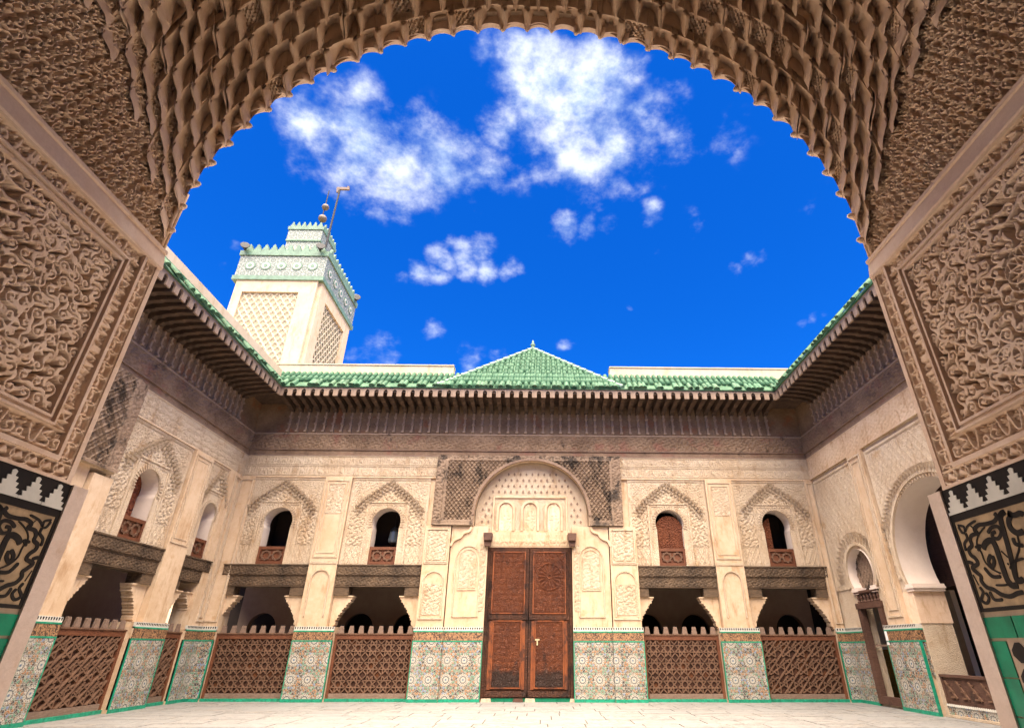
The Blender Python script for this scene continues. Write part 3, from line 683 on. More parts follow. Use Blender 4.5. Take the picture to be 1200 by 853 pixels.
# portal: flanking piers
for s, (a, m, b) in ((1, (-3.52, -2.70, -1.60)), (-1, (2.88, 2.02, .92))):
    lo, hi = sorted((a, m)); pier(rear, lo, hi, -.20, 4.54, panels=False); dado(rear, lo, hi, -.21, ga=(s == 1), gb=(s == -1)); base_tiles(rear, lo, hi, -.21)
    lo2, hi2 = sorted((m, b)); box('pier', M_FACP, rear, lo2, hi2, -.14, .45, 0, 4.54); dado(rear, lo2, hi2, -.15, ga=(s == -1), gb=(s == 1)); base_tiles(rear, lo2, hi2, -.15)
    c = (lo2+hi2)/2; mb = MB()
    mb.ribbon([(c-.36, 2.05)] + arch_pts(c, .36, 3.55, 'point', 16, rise=.42) + [(c+.36, 2.05), (c-.36, 2.05)], .03, -.139, -.165, 1, False)
    mb.ribbon([(c-.27, 2.75)] + arch_pts(c, .27, 3.55, 'point', 16, rise=.32) + [(c+.27, 2.75), (c-.27, 2.75)], .022, -.139, -.158, 1, False)
    rect_frame(mb, lo+.08, hi-.08, 3.5, 4.45, .03, -.186, -.215)
    for (e0, e1, f0, f1) in ((lo+.14, hi-.14, 3.56, 4.39), (lo+.16, hi-.16, 2.1, 2.9)):
        U, Z = uz(e0, e1, f0, f1, .0155); inst('carved_strip', relief_mesh('carved_strip', e0, e1, f0, f1, .016*tile_at(U+5, Z), M_FAC, -.189), rear)
    mb.build('blind_niche_moulding', M_FAC, rear)
    U, Z = uz(c-.24, c+.24, 2.8, 3.78, .0155); kp = np.abs(U[:-1, :-1]-c) < .24
    inst('niche_carving', relief_mesh('niche_carving', c-.24, c+.24, 2.8, 3.78, .010*tile_at(U+7, Z+2), M_FAC, -.141), rear)
    e = b-.13 if s == 1 else b+.13
    U, Z = uz(e-.085, e+.085, 2.2, 4.0, .0155)
    inst('carved_strip', relief_mesh('carved_strip', e-.085, e+.085, 2.2, 4.0, .016*tile_at(U, Z+1), M_FAC, -.142), rear)
    # lobed impost under the arch foot
    q = -2.12 if s == 1 else 1.50
    MB().ribbon(smooth_path([(q, 4.53), (q-s*.05, 4.40), (q-s*.22, 4.34), (q-s*.30, 4.22), (q-s*.50, 4.12), (q-s*.58, 3.95)], 4), .07, -.139, -.20, 1).build('lobed_impost', M_FACP, rear)
# tympanum
PC, PR, PZ = -.31, 1.74, 4.86
mb = MB()
disc = [(PC-PR*math.cos(PI*i/32), PZ+PR*math.sin(PI*i/32)*.985) for i in range(33)]
mb.prism([(PC-PR, 4.0)] + disc + [(PC+PR, 4.0)], .06, .45, 1); tym = mb.build('tympanum', M_FAC, rear)
studs = MB()
for i in range(-9, 10):
    for j in range(0, 9):
        uu = PC+i*.19+(.095 if j % 2 else 0); zz = 4.72+j*.185; r_ = math.hypot(uu-PC, (zz-PZ))
        if r_ < PR-.14 and (zz > 5.58 or abs(uu-PC) > 1.17):
            studs.prism([(uu, zz-.05), (uu+.034, zz), (uu, zz+.05), (uu-.034, zz)], .03, .061, 1)
studs.build('tympanum_studs', M_LAMBF, rear)['kind'] = 'stuff'
for k, nu in enumerate((-1.11, -.36, .37)):
    mb = MB(); hd = arch_pts(nu, .20, 5.08, 'round', 14)
    mb.ribbon([(nu-.25, 4.44)] + arch_pts(nu, .25, 5.08, 'round', 16) + [(nu+.25, 4.44)], .07, .06, .0, 1, False)
    mb.build('blind_window', M_FACP, rear)
    C = Carve(nu-.20, nu+.20, 4.45, 5.29, .0155)
    for zz in np.arange(4.5, 5.3, .1):
        C.curl(nu-.09, zz, .06, zz*9, 1.1, .03, 1); C.curl(nu+.09, zz+.04, .06, 2+zz*9, 1.1, .03, -1)
    kp = ((C.U[:-1, :-1]-nu)**2+np.maximum(C.Z[:-1, :-1]-5.08, 0)**2) < .2**2
    o = inst('blind_window_carving', relief_mesh('blind_window_carving', nu-.20, nu+.20, 4.45, 5.29, .02*C.h, M_NEAR if k != 1 else M_FACP, .05, kp), rear)
mb = MB(); rect_frame(mb, -1.52, .80, 4.40, 5.50, .05, .059, .02); mb.build('tympanum_frame', M_FACP, rear)
C = Carve(-1.66, .98, 3.99, 4.37, .0155); uu = -1.6
while uu < .95:
    C.line([(uu, 4.03), (uu, 4.33)], .028); C.curl(uu+.07, 4.12, .06, random.random()*6, 1.1, .028, random.choice((-1, 1))); uu += random.choice((.09, .13))
inst('door_lintel_inscription', relief_mesh('door_lintel_inscription', -1.66, .98, 3.99, 4.37, .004+.02*C.h, M_FACP, -.03), rear)
box('door_lintel', M_FACP, rear, -1.70, 1.02, -.025, .45, 3.955, 4.395)
for uu in (-1.60, .92): MB().prism([(uu-.11, 4.11), (uu+.11, 4.11), (uu+.13, 4.26), (uu+.13, 4.32), (uu-.13, 4.32), (uu-.13, 4.26)], -.34, -.03, 1).prism([(uu-.09, 3.95), (uu+.09, 3.95), (uu+.11, 4.108), (uu-.11, 4.108)], -.27, -.145, 1).build('pivot_bracket', M_FRAME, rear)
# carved cedar surround of the portal arch
a, b = -3.34, 2.50
U, Z = uz(a, b, 4.56, 6.75, .014)
rr = np.hypot(U-PC, np.maximum(Z-PZ, 0)*1.015); inside = rr < PR+.02
h = .008+.065*np.maximum(sebka(U, Z, .135, .16, .36), .8*sebka(U+.03, Z, .27, .32, .13))
mar = np.minimum(U-a, b-U); h = np.where(mar < .27, .02+.018*tile_at(U, Z), h); h = np.where((mar > .27) & (mar < .36), .06, h)
h = np.where((Z < 4.72) & (mar > .27), .06, h); h = np.where(Z < 4.60, .075, h); h = np.where((rr < PR+.10), .055, h); h = np.where(Z > 6.62, .02+.018*tile_at(U, Z), h); h = np.where((Z > 6.57) & (Z < 6.62) & (mar > .27), .05, h)
inst('portal_spandrel', relief_mesh('portal_spandrel', a, b, 4.56, 6.75, h, M_LAMB, -.17, ~inside[:-1, :-1]), rear)
mb = arch_plate(MB(), a, b, 4.562, 6.75, -.165, .42, [(PC-(PR+.02)*math.cos(PI*i/32), PZ+(PR+.02)*math.sin(PI*i/32)*.985) for i in range(33)], 4.562)
mb.build('portal_arch', M_FACP, rear)
MB().ribbon([(PC-(PR+.045)*math.cos(PI*i/40), PZ+(PR+.045)*math.sin(PI*i/40)*.985) for i in range(41)], .07, -.17, -.245, 1, False).build('portal_arch_moulding', M_LAMBF, rear)
# door leaves
for s, (a, b) in enumerate(((-1.52, -.355), (-.335, .83))):
    leaf = MB().box(a, b, -.02, .06, .10, 3.95).build('door_leaf', M_DOORF, rear)
    leaf['label'] = ('orange-brown carved door leaf with pale worn foot' if s == 0 else 'red-brown carved door leaf with star rosette and lock')
    for (z0_, z1_, ins, mm) in ((2.16, 3.80, .13, M_DOORC), (.33, 1.94, .20, M_DOORC)):
        C = Carve(a+ins, b-ins, z0_, z1_, .0155); cu, cz = (a+b)/2, (z0_+z1_)/2+(.15 if z0_ > 2 else 0)
        if s == 1 and z0_ > 2:
            for k in range(16): t = 2*PI*k/16; C.line([(cu+.09*math.cos(t), cz+.09*math.sin(t)), (cu+.30*math.cos(t), cz+.30*math.sin(t))], .03, 1, .06)
            C.circle(cu, cz, .06, .04); C.circle(cu, cz, .36, .035)
        for i in range(6):
            for j in range(11):
                x = a+ins+.08+i*.155; zz = z0_+.08+j*.15
                if math.hypot(x-cu, zz-cz) > (.40 if s == 1 and z0_ > 2 else 0): C.curl(x, zz, .07, i*1.3+j, 1.1, .03, 1 if (i+j) % 2 else -1, .7)
        inst('carved_panel', relief_mesh('carved_panel', a+ins, b-ins, z0_, z1_, .004+.024*C.h, M_DOORC, -.030), leaf)
        mb = MB(); rect_frame(mb, a+ins-.03, b-ins+.03, z0_-.03, z1_+.03, .035, -.019, -.058); mb.build('panel_moulding', M_DOOR, leaf)
        if z0_ < 2: box('plank_strip', M_DOOR, leaf, a+.075, a+ins-.035, -.04, -.019, .28, 1.95); box('plank_strip', M_DOOR, leaf, b-ins+.035, b-.075, -.04, -.019, .28, 1.95)
    box('door_rail', M_DOORF, leaf, a+.01, b-.01, -.05, -.019, 1.99, 2.11); box('door_rail', M_DOORF, leaf, a+.02, b-.02, -.045, -.019, .11, .25)
    if s == 1: MB().box(-.15, -.02, -.075, -.045, 1.46, 1.50).box(-.105, -.065, -.07, -.045, 1.34, 1.46).build('door_lock', simple('brass_lock', (.55, .45, .28), .5, .2, metal=.3), leaf)
    else: MB().box(a-.07, a-.003, -.06, .1, .05, 3.95).build('door_post', M_DOORF, rear)
box('door_post', M_DOORF, rear, .834, .90, -.06, .1, .05, 3.95)
box('threshold', M_GREEN, rear, -1.5, .82, -.005, .2, 0, .085)
for uu in (-1.58, -.72, -.40, .80): MB().prism([(uu, 0), (uu+.28, 0), (uu+.26, .08), (uu+.02, .08)], -.12, .05, 1).build('threshold_stone', M_STONE if abs(uu+.72) > .1 else M_FRAME, rear)
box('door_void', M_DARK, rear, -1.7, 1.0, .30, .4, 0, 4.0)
for (a, b) in ((-3.53, -3.33), (2.49, 2.73)): box('wall', M_FACP, rear, a, b, -.01, .42, 3.4, 6.751)
# gallery behind the screens
for k in range(-6, 6):
    c = -.42+.8+1.6*k
    arch_plate(MB(), c-.8, c+.8, 0, 3.55, 3.0, 3.25, arch_pts(c, .47, 1.82, 'round', 14), .02).build('gallery_wall', M_GALLERY, rear)
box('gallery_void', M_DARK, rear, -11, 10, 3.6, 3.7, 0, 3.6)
box('gallery_ceiling', M_FRAME, rear, -11, 10, .43, 3.6, 3.56, 3.7)
for k in range(20): box('ceiling_joist', M_FRAME, rear, -10+k*1.0, -9.85+k*1.0, .43, 3.0, 3.42, 3.559)
box('wall_core', M_FACP, rear, -9.5, 8.665, .425, .9, 5.35, 8.5)
eaves(rear, LX+1.09, RX-1.09, LX, RX)
tile_field(rear, LX+.55, RX-.55)
for (a, b) in ((LX, -3.08), (2.30, RX)):
    mb = MB().box(a, b, -.40, -.05, 8.56, 9.86).box(a-.01, b+.01, -.43, -.02, 9.86, 9.90)
    mb.build('parapet', M_RENDER, rear)
# pyramid roof
ap = Vector((-.42, 1.85, 11.80)); hb = 3.02
cor = [Vector((ap.x-hb, -1.15, 8.72)), Vector((ap.x+hb, -1.15, 8.72)), Vector((ap.x+hb, 4.85, 8.72)), Vector((ap.x-hb, 4.85, 8.72))]
roof = MB().add([tuple(c) for c in cor] + [tuple(ap)], [(0, 1, 4), (1, 2, 4), (2, 3, 4), (3, 0, 4), (3, 2, 1, 0)]).build('roof', M_ROOF, rear)
mb = MB(); P_ = .186; n = int(2*hb/P_)
sd = (ap-Vector((ap.x, -1.15, 8.72))); SL = sd.length; sd.normalize(); nrm = Vector((0, -sd.z, sd.y))
for k in range(n+1):
    u = ap.x-hb+(k+.5)*P_; Lm = SL*(1-abs(u-ap.x)/hb); t = 0
    while t < Lm-.05:
        t1 = min(t+.42, Lm); vs = []
        jit = random.uniform(-.012, .012)
        for L, r in ((t, .083), (t1, .07)):
            c0 = Vector((u+jit, -1.15, 8.735))+sd*L
            for i in range(7):
                a = PI*i/6; p = c0+Vector((1, 0, 0))*(r*math.cos(a))+nrm*(r*math.sin(a)); vs.append(tuple(p))
        mb.add(vs, [(i, i+1, 8+i, 7+i) for i in range(6)] + [tuple(range(6, -1, -1))]); t += .38
o = mb.build('pyramid_tiles', M_ROOF, roof, True); o['kind'] = 'stuff'
for c in cor:
    mb = MB(); d = ap-c; m_ = 14
    for k in range(m_):
        p0 = c+d*(k/m_); p1 = c+d*((k+1.08)/m_); mb.tube(p0+Vector((0, 0, .06)), p1+Vector((0, 0, .04)), .085, .07, 8)
    mb.build('hip_tiles', M_MINTG, roof)
MB().lathe([(.0, 0), (.10, 0), (.12, .06), (.05, .12), (.09, .18), (.10, .25), (.04, .32), (.05, .38), (.0, .46)], (ap.x, ap.y, ap.z-.02), 10).build('roof_finial', M_MINTG, roof, True)
# ------------------------------------------------------------------ wooden lattice screens between the piers
SCR = {}
def screen(uw, world_loc, rz, label, style=0):
    w, h = uw, 1.60; t = thing('lattice_screen', label, 'screen', world_loc, rz, 'carved lattice screens between the piers')
    key = (round(w, 2), style)
    box('backing_panel', M_SCRB, t, -w/2+.06, w/2-.06, .03, .05, .15, h-.1)
    MB().box(-w/2, -w/2+.075, -.035, .06, .07, h).build('stile', M_SCRF, t); MB().box(w/2-.075, w/2, -.035, .06, .07, h).build('stile', M_SCRF, t)
    MB().box(-w/2+.076, w/2-.076, -.03, .06, h-.12, h-.001).build('top_rail', M_SCRF, t); MB().box(-w/2+.076, w/2-.076, -.03, .06, .07, .19).build('bottom_rail', M_SCRW, t)
    MB().box(-w/2-.01, w/2+.01, -.055, .075, h, h+.028).build('cap_moulding', M_SCR, t)
    n = max(2, int(round((w-.15)/.41))); p = (w-.15)/n; rows = 3; pz = (h-.12-.19)/rows
    if key not in SCR:
        mb = MB(); R = p*.47; Rz = pz*.47; d0, d1 = .03, -.022
        E_ = lambda a, f=1: (R*f*math.cos(a), Rz*f*math.sin(a))
        if style == 0:
            for k in range(8): a = PI/8+k*PI/4; mb.ribbon([E_(a, 1.04), E_(a+3*PI/4, 1.04)], .026, d0, d1+.001*(k % 4), 1, False)
            for sx in (-1, 1):
                for sz in (-1, 1): mb.ribbon([(sx*p*.5, sz*pz*.24), (sx*p*.24, sz*pz*.5)], .024, d0, d1+.005, 1, False)
        else:
            for k in range(6): a = k*PI/3; mb.ribbon([E_(a, 1.1), E_(a+2*PI/3, 1.1)], .030, d0, d1+.001*(k % 3), 1, False)
            mb.ribbon([(-p*.5, -pz*.5), (p*.5, pz*.5)], .032, d0, d1-.008, 1, False); mb.ribbon([(-p*.5, pz*.1), (-p*.1, pz*.5)], .028, d0, d1-.004, 1, False)
        SCR[key] = mb.mesh('lattice_star', M_SCR)
        e = .085; SCR[key, 'm'] = MB().prism([(-.080, 0), (.080, 0), (.076, .03), (.050, .175), (.042, .19), (-.042, .19), (-.050, .175), (-.076, .03)], -.02, .03, 1).mesh('merlon', M_SCRW)
    for i in range(n):
        for j in range(rows): inst('lattice_star', SCR[key], t, (-w/2+.075+(i+.5)*p, 0, .19+(j+.5)*pz))
    m = max(3, int(w/.262))
    for i in range(m): inst('merlon', SCR[key, 'm'], t, (-w/2+(i+.5)*w/m, .01, h+.028))
    return t
screen(2.16, (-7.915, YW+.02, 0), 0, 'star lattice screen on the far wall, nearest the left corner')
screen(2.20, (-4.625, YW+.02, 0), 0, 'brown star lattice screen just left of the tall carved door')
screen(2.14, (3.955, YW+.02, 0), 0, 'brown star lattice screen just right of the tall carved door')
screen(2.18, (7.26, YW+.02, 0), 0, 'slanting-strap lattice screen at the right end of the far wall', 1)
screen(2.16, (LX-.02, 12.91, 0), PI/2, 'large lattice screen with heavy slanting straps on the left wing', 1)
screen(.92, (LX-.02, 15.69, 0), PI/2, 'narrow lattice screen between mosaic piers near the left corner', 1)

# hanging lantern seen in the second window
ln = thing('hanging_lantern', 'small glass lantern hanging in the second arched window from the left', 'lantern', (-4.66, YW+.75, 4.15))
MB().lathe([(.07, 0), (.16, .04), (.17, .10), (.14, .36), (.10, .40)], (0, 0, 0), 10).build('glass_body', M_GLASS, ln)
MB().lathe([(.15, .40), (.10, .47), (.03, .52), (.02, .56)], (0, 0, 0), 10).build('metal_cap', M_IRON, ln); MB().tube((0, 0, .56), (0, 0, 1.0), .008).build('chain', M_IRON, ln)

# ------------------------------------------------------------------ left wing
left = thing('courtyard_wing', 'left stucco courtyard wing with dark lattice screens and deep cedar eaves', 'building', (LX, 0, 0), PI/2)
build_bay(left, 13.04, 1.225, .40, None, 'inner'); build_bay(left, 15.80, .66, .30, None, 'inner')
def left_pier(a, b, top): pier(left, a, b, -.16, top, blind=False, panels=False); dado(left, a, b, -.17); base_tiles(left, a, b, -.17)
left_pier(13.99, 15.23, 1.79); left_pier(11.2, 11.83, 4.5)
pier(left, 16.15, 17.0, -.10, 6.03, blind=False, panels=False); dado(left, 16.15, 16.99, -.11); base_tiles(left, 16.15, 16.99, -.11)
mb = MB(); rect_frame(mb, 16.5, 16.85, 1.9, 5.95, .04, -.087, -.12); rect_frame(mb, 16.58, 16.77, 2.0, 5.85, .02, -.087, -.11); mb.build('corner_moulding', M_FAC, left)
box('pilaster', M_FACP, left, 14.28, 15.13, -.13, .42, 1.792, 6.03)
mb = MB(); rect_frame(mb, 14.34, 15.07, 3.62, 5.93, .03, -.125, -.152); rect_frame(mb, 14.43, 14.98, 3.74, 5.82, .02, -.125, -.143); mb.build('pilaster_moulding', M_FAC, left)
for (a, b) in ((11.83, 13.99), (15.23, 16.15)): base_tiles(left, a, b, -.02); box('sill_step', M_STONE, left, a, b, -.015, .4, -.02, .068)
C = Carve(11.78, 17.0, 6.06, 6.745, .0175)
for i in range(38):
    for j in range(4): C.curl(11.9+i*.137, 6.16+j*.155, .07, i+j*2, 1.1, .032, 1 if (i+j) % 2 else -1)
h = .006+.02*C.h; h = np.where((C.Z < 6.085) | (C.Z > 6.72), .03, h)
inst('inscription_band', relief_mesh('inscription_band', 11.78, 17.0, 6.06, 6.745, h, M_FAC, -.02), left)
box('band_moulding', M_FACP, left, 11.78, 17, -.075, .011, 6.031, 6.059)
box('wall_core', M_FACP, left, 11.70, 11.90, -.02, .42, 4.5, 6.75)
# cedar surround of the side portal
U, Z = uz(8.6, 11.76, 4.62, 6.75, .0185); h = .008+.06*np.maximum(sebka(U, Z, .23, .23, .34), .75*sebka(U, Z, .115, .115, .26))
mar = 11.76-U; h = np.where(mar < .30, .02+.015*tile_at(U, Z), h); h = np.where((mar > .30) & (mar < .37), .065, h); h = np.where(Z < 4.70, .06, h)
inst('portal_spandrel', relief_mesh('portal_spandrel', 8.6, 11.76, 4.62, 6.75, h, M_LAMB, -.15), left)
box('wall', M_FACP, left, 2.2, 11.77, -.145, .42, 4.6, 6.751); box('wall', M_FACP, left, 2.2, 11.2, -.05, .42, 0, 4.6)
box('gallery_wall', M_GALLERY, left, 3, 19, 2.6, 2.8, 0, 3.6); box('gallery_ceiling', M_FRAME, left, 3, 18, .43, 2.8, 3.56, 3.7); box('wall_core', M_FACP, left, 2.2, 17.4, .425, .9, 5.35, 8.5)
eaves(left, 3.3, YW-1.09, 2.2, YW, .004); tile_field(left, 5.0, YW-.6)
MB().box(2.2, YW-.84, -.84, -.45, 8.62, 9.42).build('parapet', M_RENDER, left)

# ------------------------------------------------------------------ right wing (local u runs towards the camera: u = -Y)
right = thing('courtyard_wing', 'right stucco courtyard wing with horseshoe arch and low doorway', 'building', (RX, 0, 0), -PI/2)
hd = arch_pts(-15.40, .46, 2.72, 'horseshoe', 24, r=.60)
arch_plate(MB(), -17.0, -14.55, 0, 6.06, .0, .30, hd, .05).build('wall', M_FAC, right)
bigh = arch_pts(-12.02, 1.44, 2.60, 'horseshoe', 32, r=1.55)
arch_plate(MB(), -13.86, -10.1, .0, 6.06, .0, .70, bigh, .05).build('wall', M_FAC, right)
box('pilaster', M_FACP, right, -14.549, -13.861, -.11, .70, 0, 6.06)
box('wall', M_FACP, right, -10.09, -2.2, -.02, .7, 0, 6.06)
def arch_reveal(head, name, w, v1=.705):
    vs = [(p[0], -.004, p[1]) for p in head] + [(p[0], v1, p[1]) for p in head]; n = len(head)
    cu = (head[0][0]+head[-1][0])/2; cz = sum(p[1] for p in head)/n
    sh = lambda p: (cu+(p[0]-cu)*.994, p[1]-.006 if p[1] > cz else p[1])
    vs = [(sh(p)[0], -.05, sh(p)[1]) for p in head] + [(sh(p)[0], v1, sh(p)[1]) for p in head]
    return MB().add(vs, [(i, i+1, n+i+1, n+i) for i in range(n-1)]).build(name, M_WHITEPL, right, True)
arch_reveal(hd, 'arch_reveal', .1, .303); arch_reveal(bigh, 'arch_reveal', .1)
for head, k in ((hd, .46), (bigh, 1.44)):                    # raised archivolt, imposts and stalactite fringe
    cu = (head[0][0]+head[-1][0])/2; R = max(abs(p[0]-cu) for p in head); cz = [p for p in head if abs(abs(p[0]-cu)-R) < .02][0][1]
    MB().ribbon([(cu+(p[0]-cu)*(1+.11/R), cz+(p[1]-cz)*(1+.11/R)) for p in head], .07, .0, -.05, 1, False).build('archivolt', M_FAC, right)
    for s in (-1, 1):
        e = cu+s*k; MB().box(e-.17, e+.17, -.07, .70 if k > 1 else .30, 2.52 if k > 1 else 2.64, 2.56 if k > 1 else 2.68).box(e-.14, e+.14, -.055, .70 if k > 1 else .30, 2.561 if k > 1 else 2.681, 2.62 if k > 1 else 2.74).box(e-.13, e+.13, -.05, .69 if k > 1 else .29, 2.46 if k > 1 else 2.58, 2.519 if k > 1 else 2.639).build('impost', M_WHITEPL, right)
    mb = MB(); n = int(PI*R/.085)
    for r_ in range(4):
        for i in range(n+1):
            a = -.05+(PI+.1)*i/n; rr_ = R+.22+.085*r_; uu = cu-rr_*math.cos(a)*1.02; zz = cz+rr_*math.sin(a); dd = .04+.024*r_; w = .028
            mb.add([(uu-w, .0, zz+.036), (uu+w, .0, zz+.036), (uu+w, -dd, zz+.036), (uu-w, -dd, zz+.036), (uu, -dd*.7, zz-.03), (uu, -.0, zz-.045)], [(0, 1, 2, 3), (3, 2, 4), (0, 3, 4, 5), (1, 5, 4, 2)])
    mb.build('stalactite_arch', M_FAC, right)['kind'] = 'stuff'
for (a, b, cu, R, cz) in ((-16.86, -14.62, -15.40, .60, 3.10), (-13.80, -10.2, -12.02, 1.55, 3.17)):
    U, Z = uz(a, b, 2.75, 5.95, .02); h = .006+.022*sebka(U, Z, .20, .30, .34); h = np.where((U < a+.06) | (U > b-.06) | (Z > 5.89), .035, h)
    kp = (np.hypot(U-cu, Z-cz) > R+.15) & ~((np.abs(U-cu) < R+.12) & (Z < cz))
    inst('stucco_panel', relief_mesh('stucco_panel', a, b, 2.75, 5.95, h, M_FAC, -.012, kp[:-1, :-1]), right)
mb = MB(); rect_frame(mb, -14.50, -13.91, 1.95, 5.95, .04, -.105, -.14); rect_frame(mb, -14.40, -14.01, 2.1, 5.8, .025, -.105, -.13); mb.build('pilaster_moulding', M_FAC, right)
U, Z = uz(-17.0, -9.0, 6.10, 6.745, .02)
inst('inscription_band', relief_mesh('inscription_band', -17.0, -9.0, 6.10, 6.745, np.where(Z > 6.72, .03, .006+.016*tile_at(U, Z)), M_FACP, -.02), right)
box('band_moulding', M_FACP, right, -17, -2.2, -.075, .3, 6.061, 6.099); box('wall_core', M_FACP, right, -17.4, -2.2, .012, .9, 6.10, 8.5)
# dadoes
dado(right, -16.99, -15.95, -.03); base_tiles(right, -16.99, -15.95, -.03)
dado(right, -14.80, -13.50, -.13); base_tiles(right, -14.80, -13.50, -.13)
box('pier', M_FACP, right, -14.78, -13.53, -.115, .70, 0, 1.79); box('pier', M_NEAR, right, -13.858, -13.44, -.02, .72, 1.792, 2.458)
# mosaic on the reveal of the big arch
mb = MB(); dz_o = box('reveal_mosaic', mat('zellige_mosaic_return', zellige(1)), right, -13.528, -13.488, -.05, .66, .75, 1.42)
box('green_border', M_GREENB, right, -13.528, -13.48, -.10, .67, 1.421, 1.45); box('green_border', M_GREENB, right, -13.528, -13.48, -.10, .67, 1.66, 1.69); box('green_border', M_GREENB, right, -13.528, -13.482, .661, .69, .75, 1.42)
box('script_band', M_KUF, right, -13.528, -13.485, -.09, .67, 1.451, 1.659); box('tooth_course', M_WHITET, right, -13.528, -13.484, -.10, .67, 1.691, 1.79)
# low mosaic wall with the carved rail across the big arch
box('low_wall', M_ZEL, right, -13.488, -10.5, .05, .35, 0, .20)
mb = MB(); [mb.prism([(-13.47+k*.06, .20), (-13.43+k*.06, .20), (-13.45+k*.06, .245)], .03, .07, 1) for k in range(48)]; mb.build('tooth_course', M_WHITET, right)['kind'] = 'stuff'
bal = thing('carved_rail', 'low dark carved wooden rail across the big horseshoe arch on the right', 'railing', (RX, 0, 0), -PI/2)
MB().box(-13.47, -10.5, .08, .16, .235, .74).build('rail_panel', M_FRAME, bal)
MB().box(-13.47, -10.5, .04, .20, .74, .79).box(-13.47, -10.5, .06, .18, .205, .25).box(-13.47, -13.40, .055, .18, .25, .74).build('rail_frame', M_FRAME, bal)
mm = MB().ribbon([(-.13, .18), (.0, .02), (.13, -.14)], .035, 0, -.03, 1, False).ribbon([(-.06, .0), (.06, .0), (.06, -.12), (-.06, -.12)], .03, 0, -.028, 1, False).ribbon([(-.12, .12), (-.02, .12)], .03, 0, -.028, 1, False).mesh('carved_motif', M_SCR)
for k in range(8): inst('carved_motif', mm, bal, (-13.22+k*.36, .08, .49))
# doorway with the wooden frame
dr = thing('doorway_frame', 'dark wooden door frame with baluster head under the small horseshoe arch', 'door frame', (RX, 0, 0), -PI/2)
MB().box(-15.96, -15.80, -.06, .10, .05, 2.22).build('post', M_FRAME, dr); MB().box(-14.97, -14.80, -.06, .10, .05, 2.22).build('post', M_FRAME, dr)
MB().box(-15.98, -14.78, -.08, .10, 2.22, 2.36).build('head_rail', M_FRAME, dr); MB().box(-15.799, -14.971, -.05, .1, .05, .22).build('bottom_rail', M_FRAME, dr)
MB().box(-15.95, -14.81, -.06, .05, 2.60, 2.66).build('cornice', M_FRAME, dr)
bm_ = MB().lathe([(.05, 0), (.055, .02), (.03, .05), (.045, .12), (.03, .19), (.055, .22)], (0, 0, 0), 8).mesh('baluster', M_FRAME)
for k in range(7): inst('baluster', bm_, dr, (-15.86+k*.16, -.0, 2.37))
MB().box(-15.80, -14.97, .10, .13, 1.33, 1.37).build('handrail', M_SCRW, dr)
pp = MB().prism([(-14.79, 1.36), (-14.69, 1.36), (-14.69, 1.66), (-14.79, 1.66)], -.150, -.147, 1).build('paper_notice', M_PAPER)
pp.location = (RX, 0, 0); pp.rotation_euler = (0, 0, -PI/2); pp['label'] = 'white paper notice pasted on the pier beside the right doorway'; pp['category'] = 'notice'
# gallery room behind the right wing
box('gallery_wall', M_WHITEPL, right, -21, -16.9, 3.3, 3.45, 0, 2.8); box('gallery_wall', M_WHITEPL, right, -16.1, -4, 3.3, 3.45, 0, 2.8); box('gallery_void', M_DARK, right, -20, -15.0, 4.0, 4.1, 0, 2.8)
box('gallery_end_wall', M_WHITEPL, right, -17.9, -17.7, .7, 4.1, 0, 5); box('gallery_soffit', M_FRAME, right, -21, -4, 1.35, 4.1, 2.80, 2.95); box('gallery_beam', M_FRAME, right, -21, -4, 1.25, 1.345, 2.62, 5.0)
U, Z = uz(-16.02, -14.78, 2.70, 3.78, .0155); kp = np.hypot(U+15.40, Z-3.10) < .62
inst('arch_tympanum', relief_mesh('arch_tympanum', -16.02, -14.78, 2.70, 3.78, .03*sebka(U, Z, .16, .22, .3), M_LAMB, .20, kp[:-1, :-1]), right); box('tympanum_core', M_LAMB, right, -16.02, -14.78, .205, .29, 2.66, 3.95)
box('gallery_ceiling', M_FRAME, right, -21, -4, .71, 1.3, 5.0, 5.15)
mtg = thing('woven_mat', 'ochre woven matting hung along the inner wall behind the right arches', 'mat', (RX, 0, 0), -PI/2)
for k in range(9): MB().box(-17.699, -17.67, .75+k*.29, 1.03+k*.29, .05, 1.26).build('mat_strip', M_MAT, mtg)
for k in range(8): MB().box(-16.05+k*.56, -15.51+k*.56, 3.25, 3.28, .05, 1.22).build('mat_strip', M_MAT, mtg)
eaves(right, -(YW-1.09), -3.3, -YW, -2.2, .008); tile_field(right, -(YW-.6), -5.0)
MB().box(-YW-.4, -2.2, -.2, -.0, 8.56, 9.2).build('parapet', M_RENDER, right)

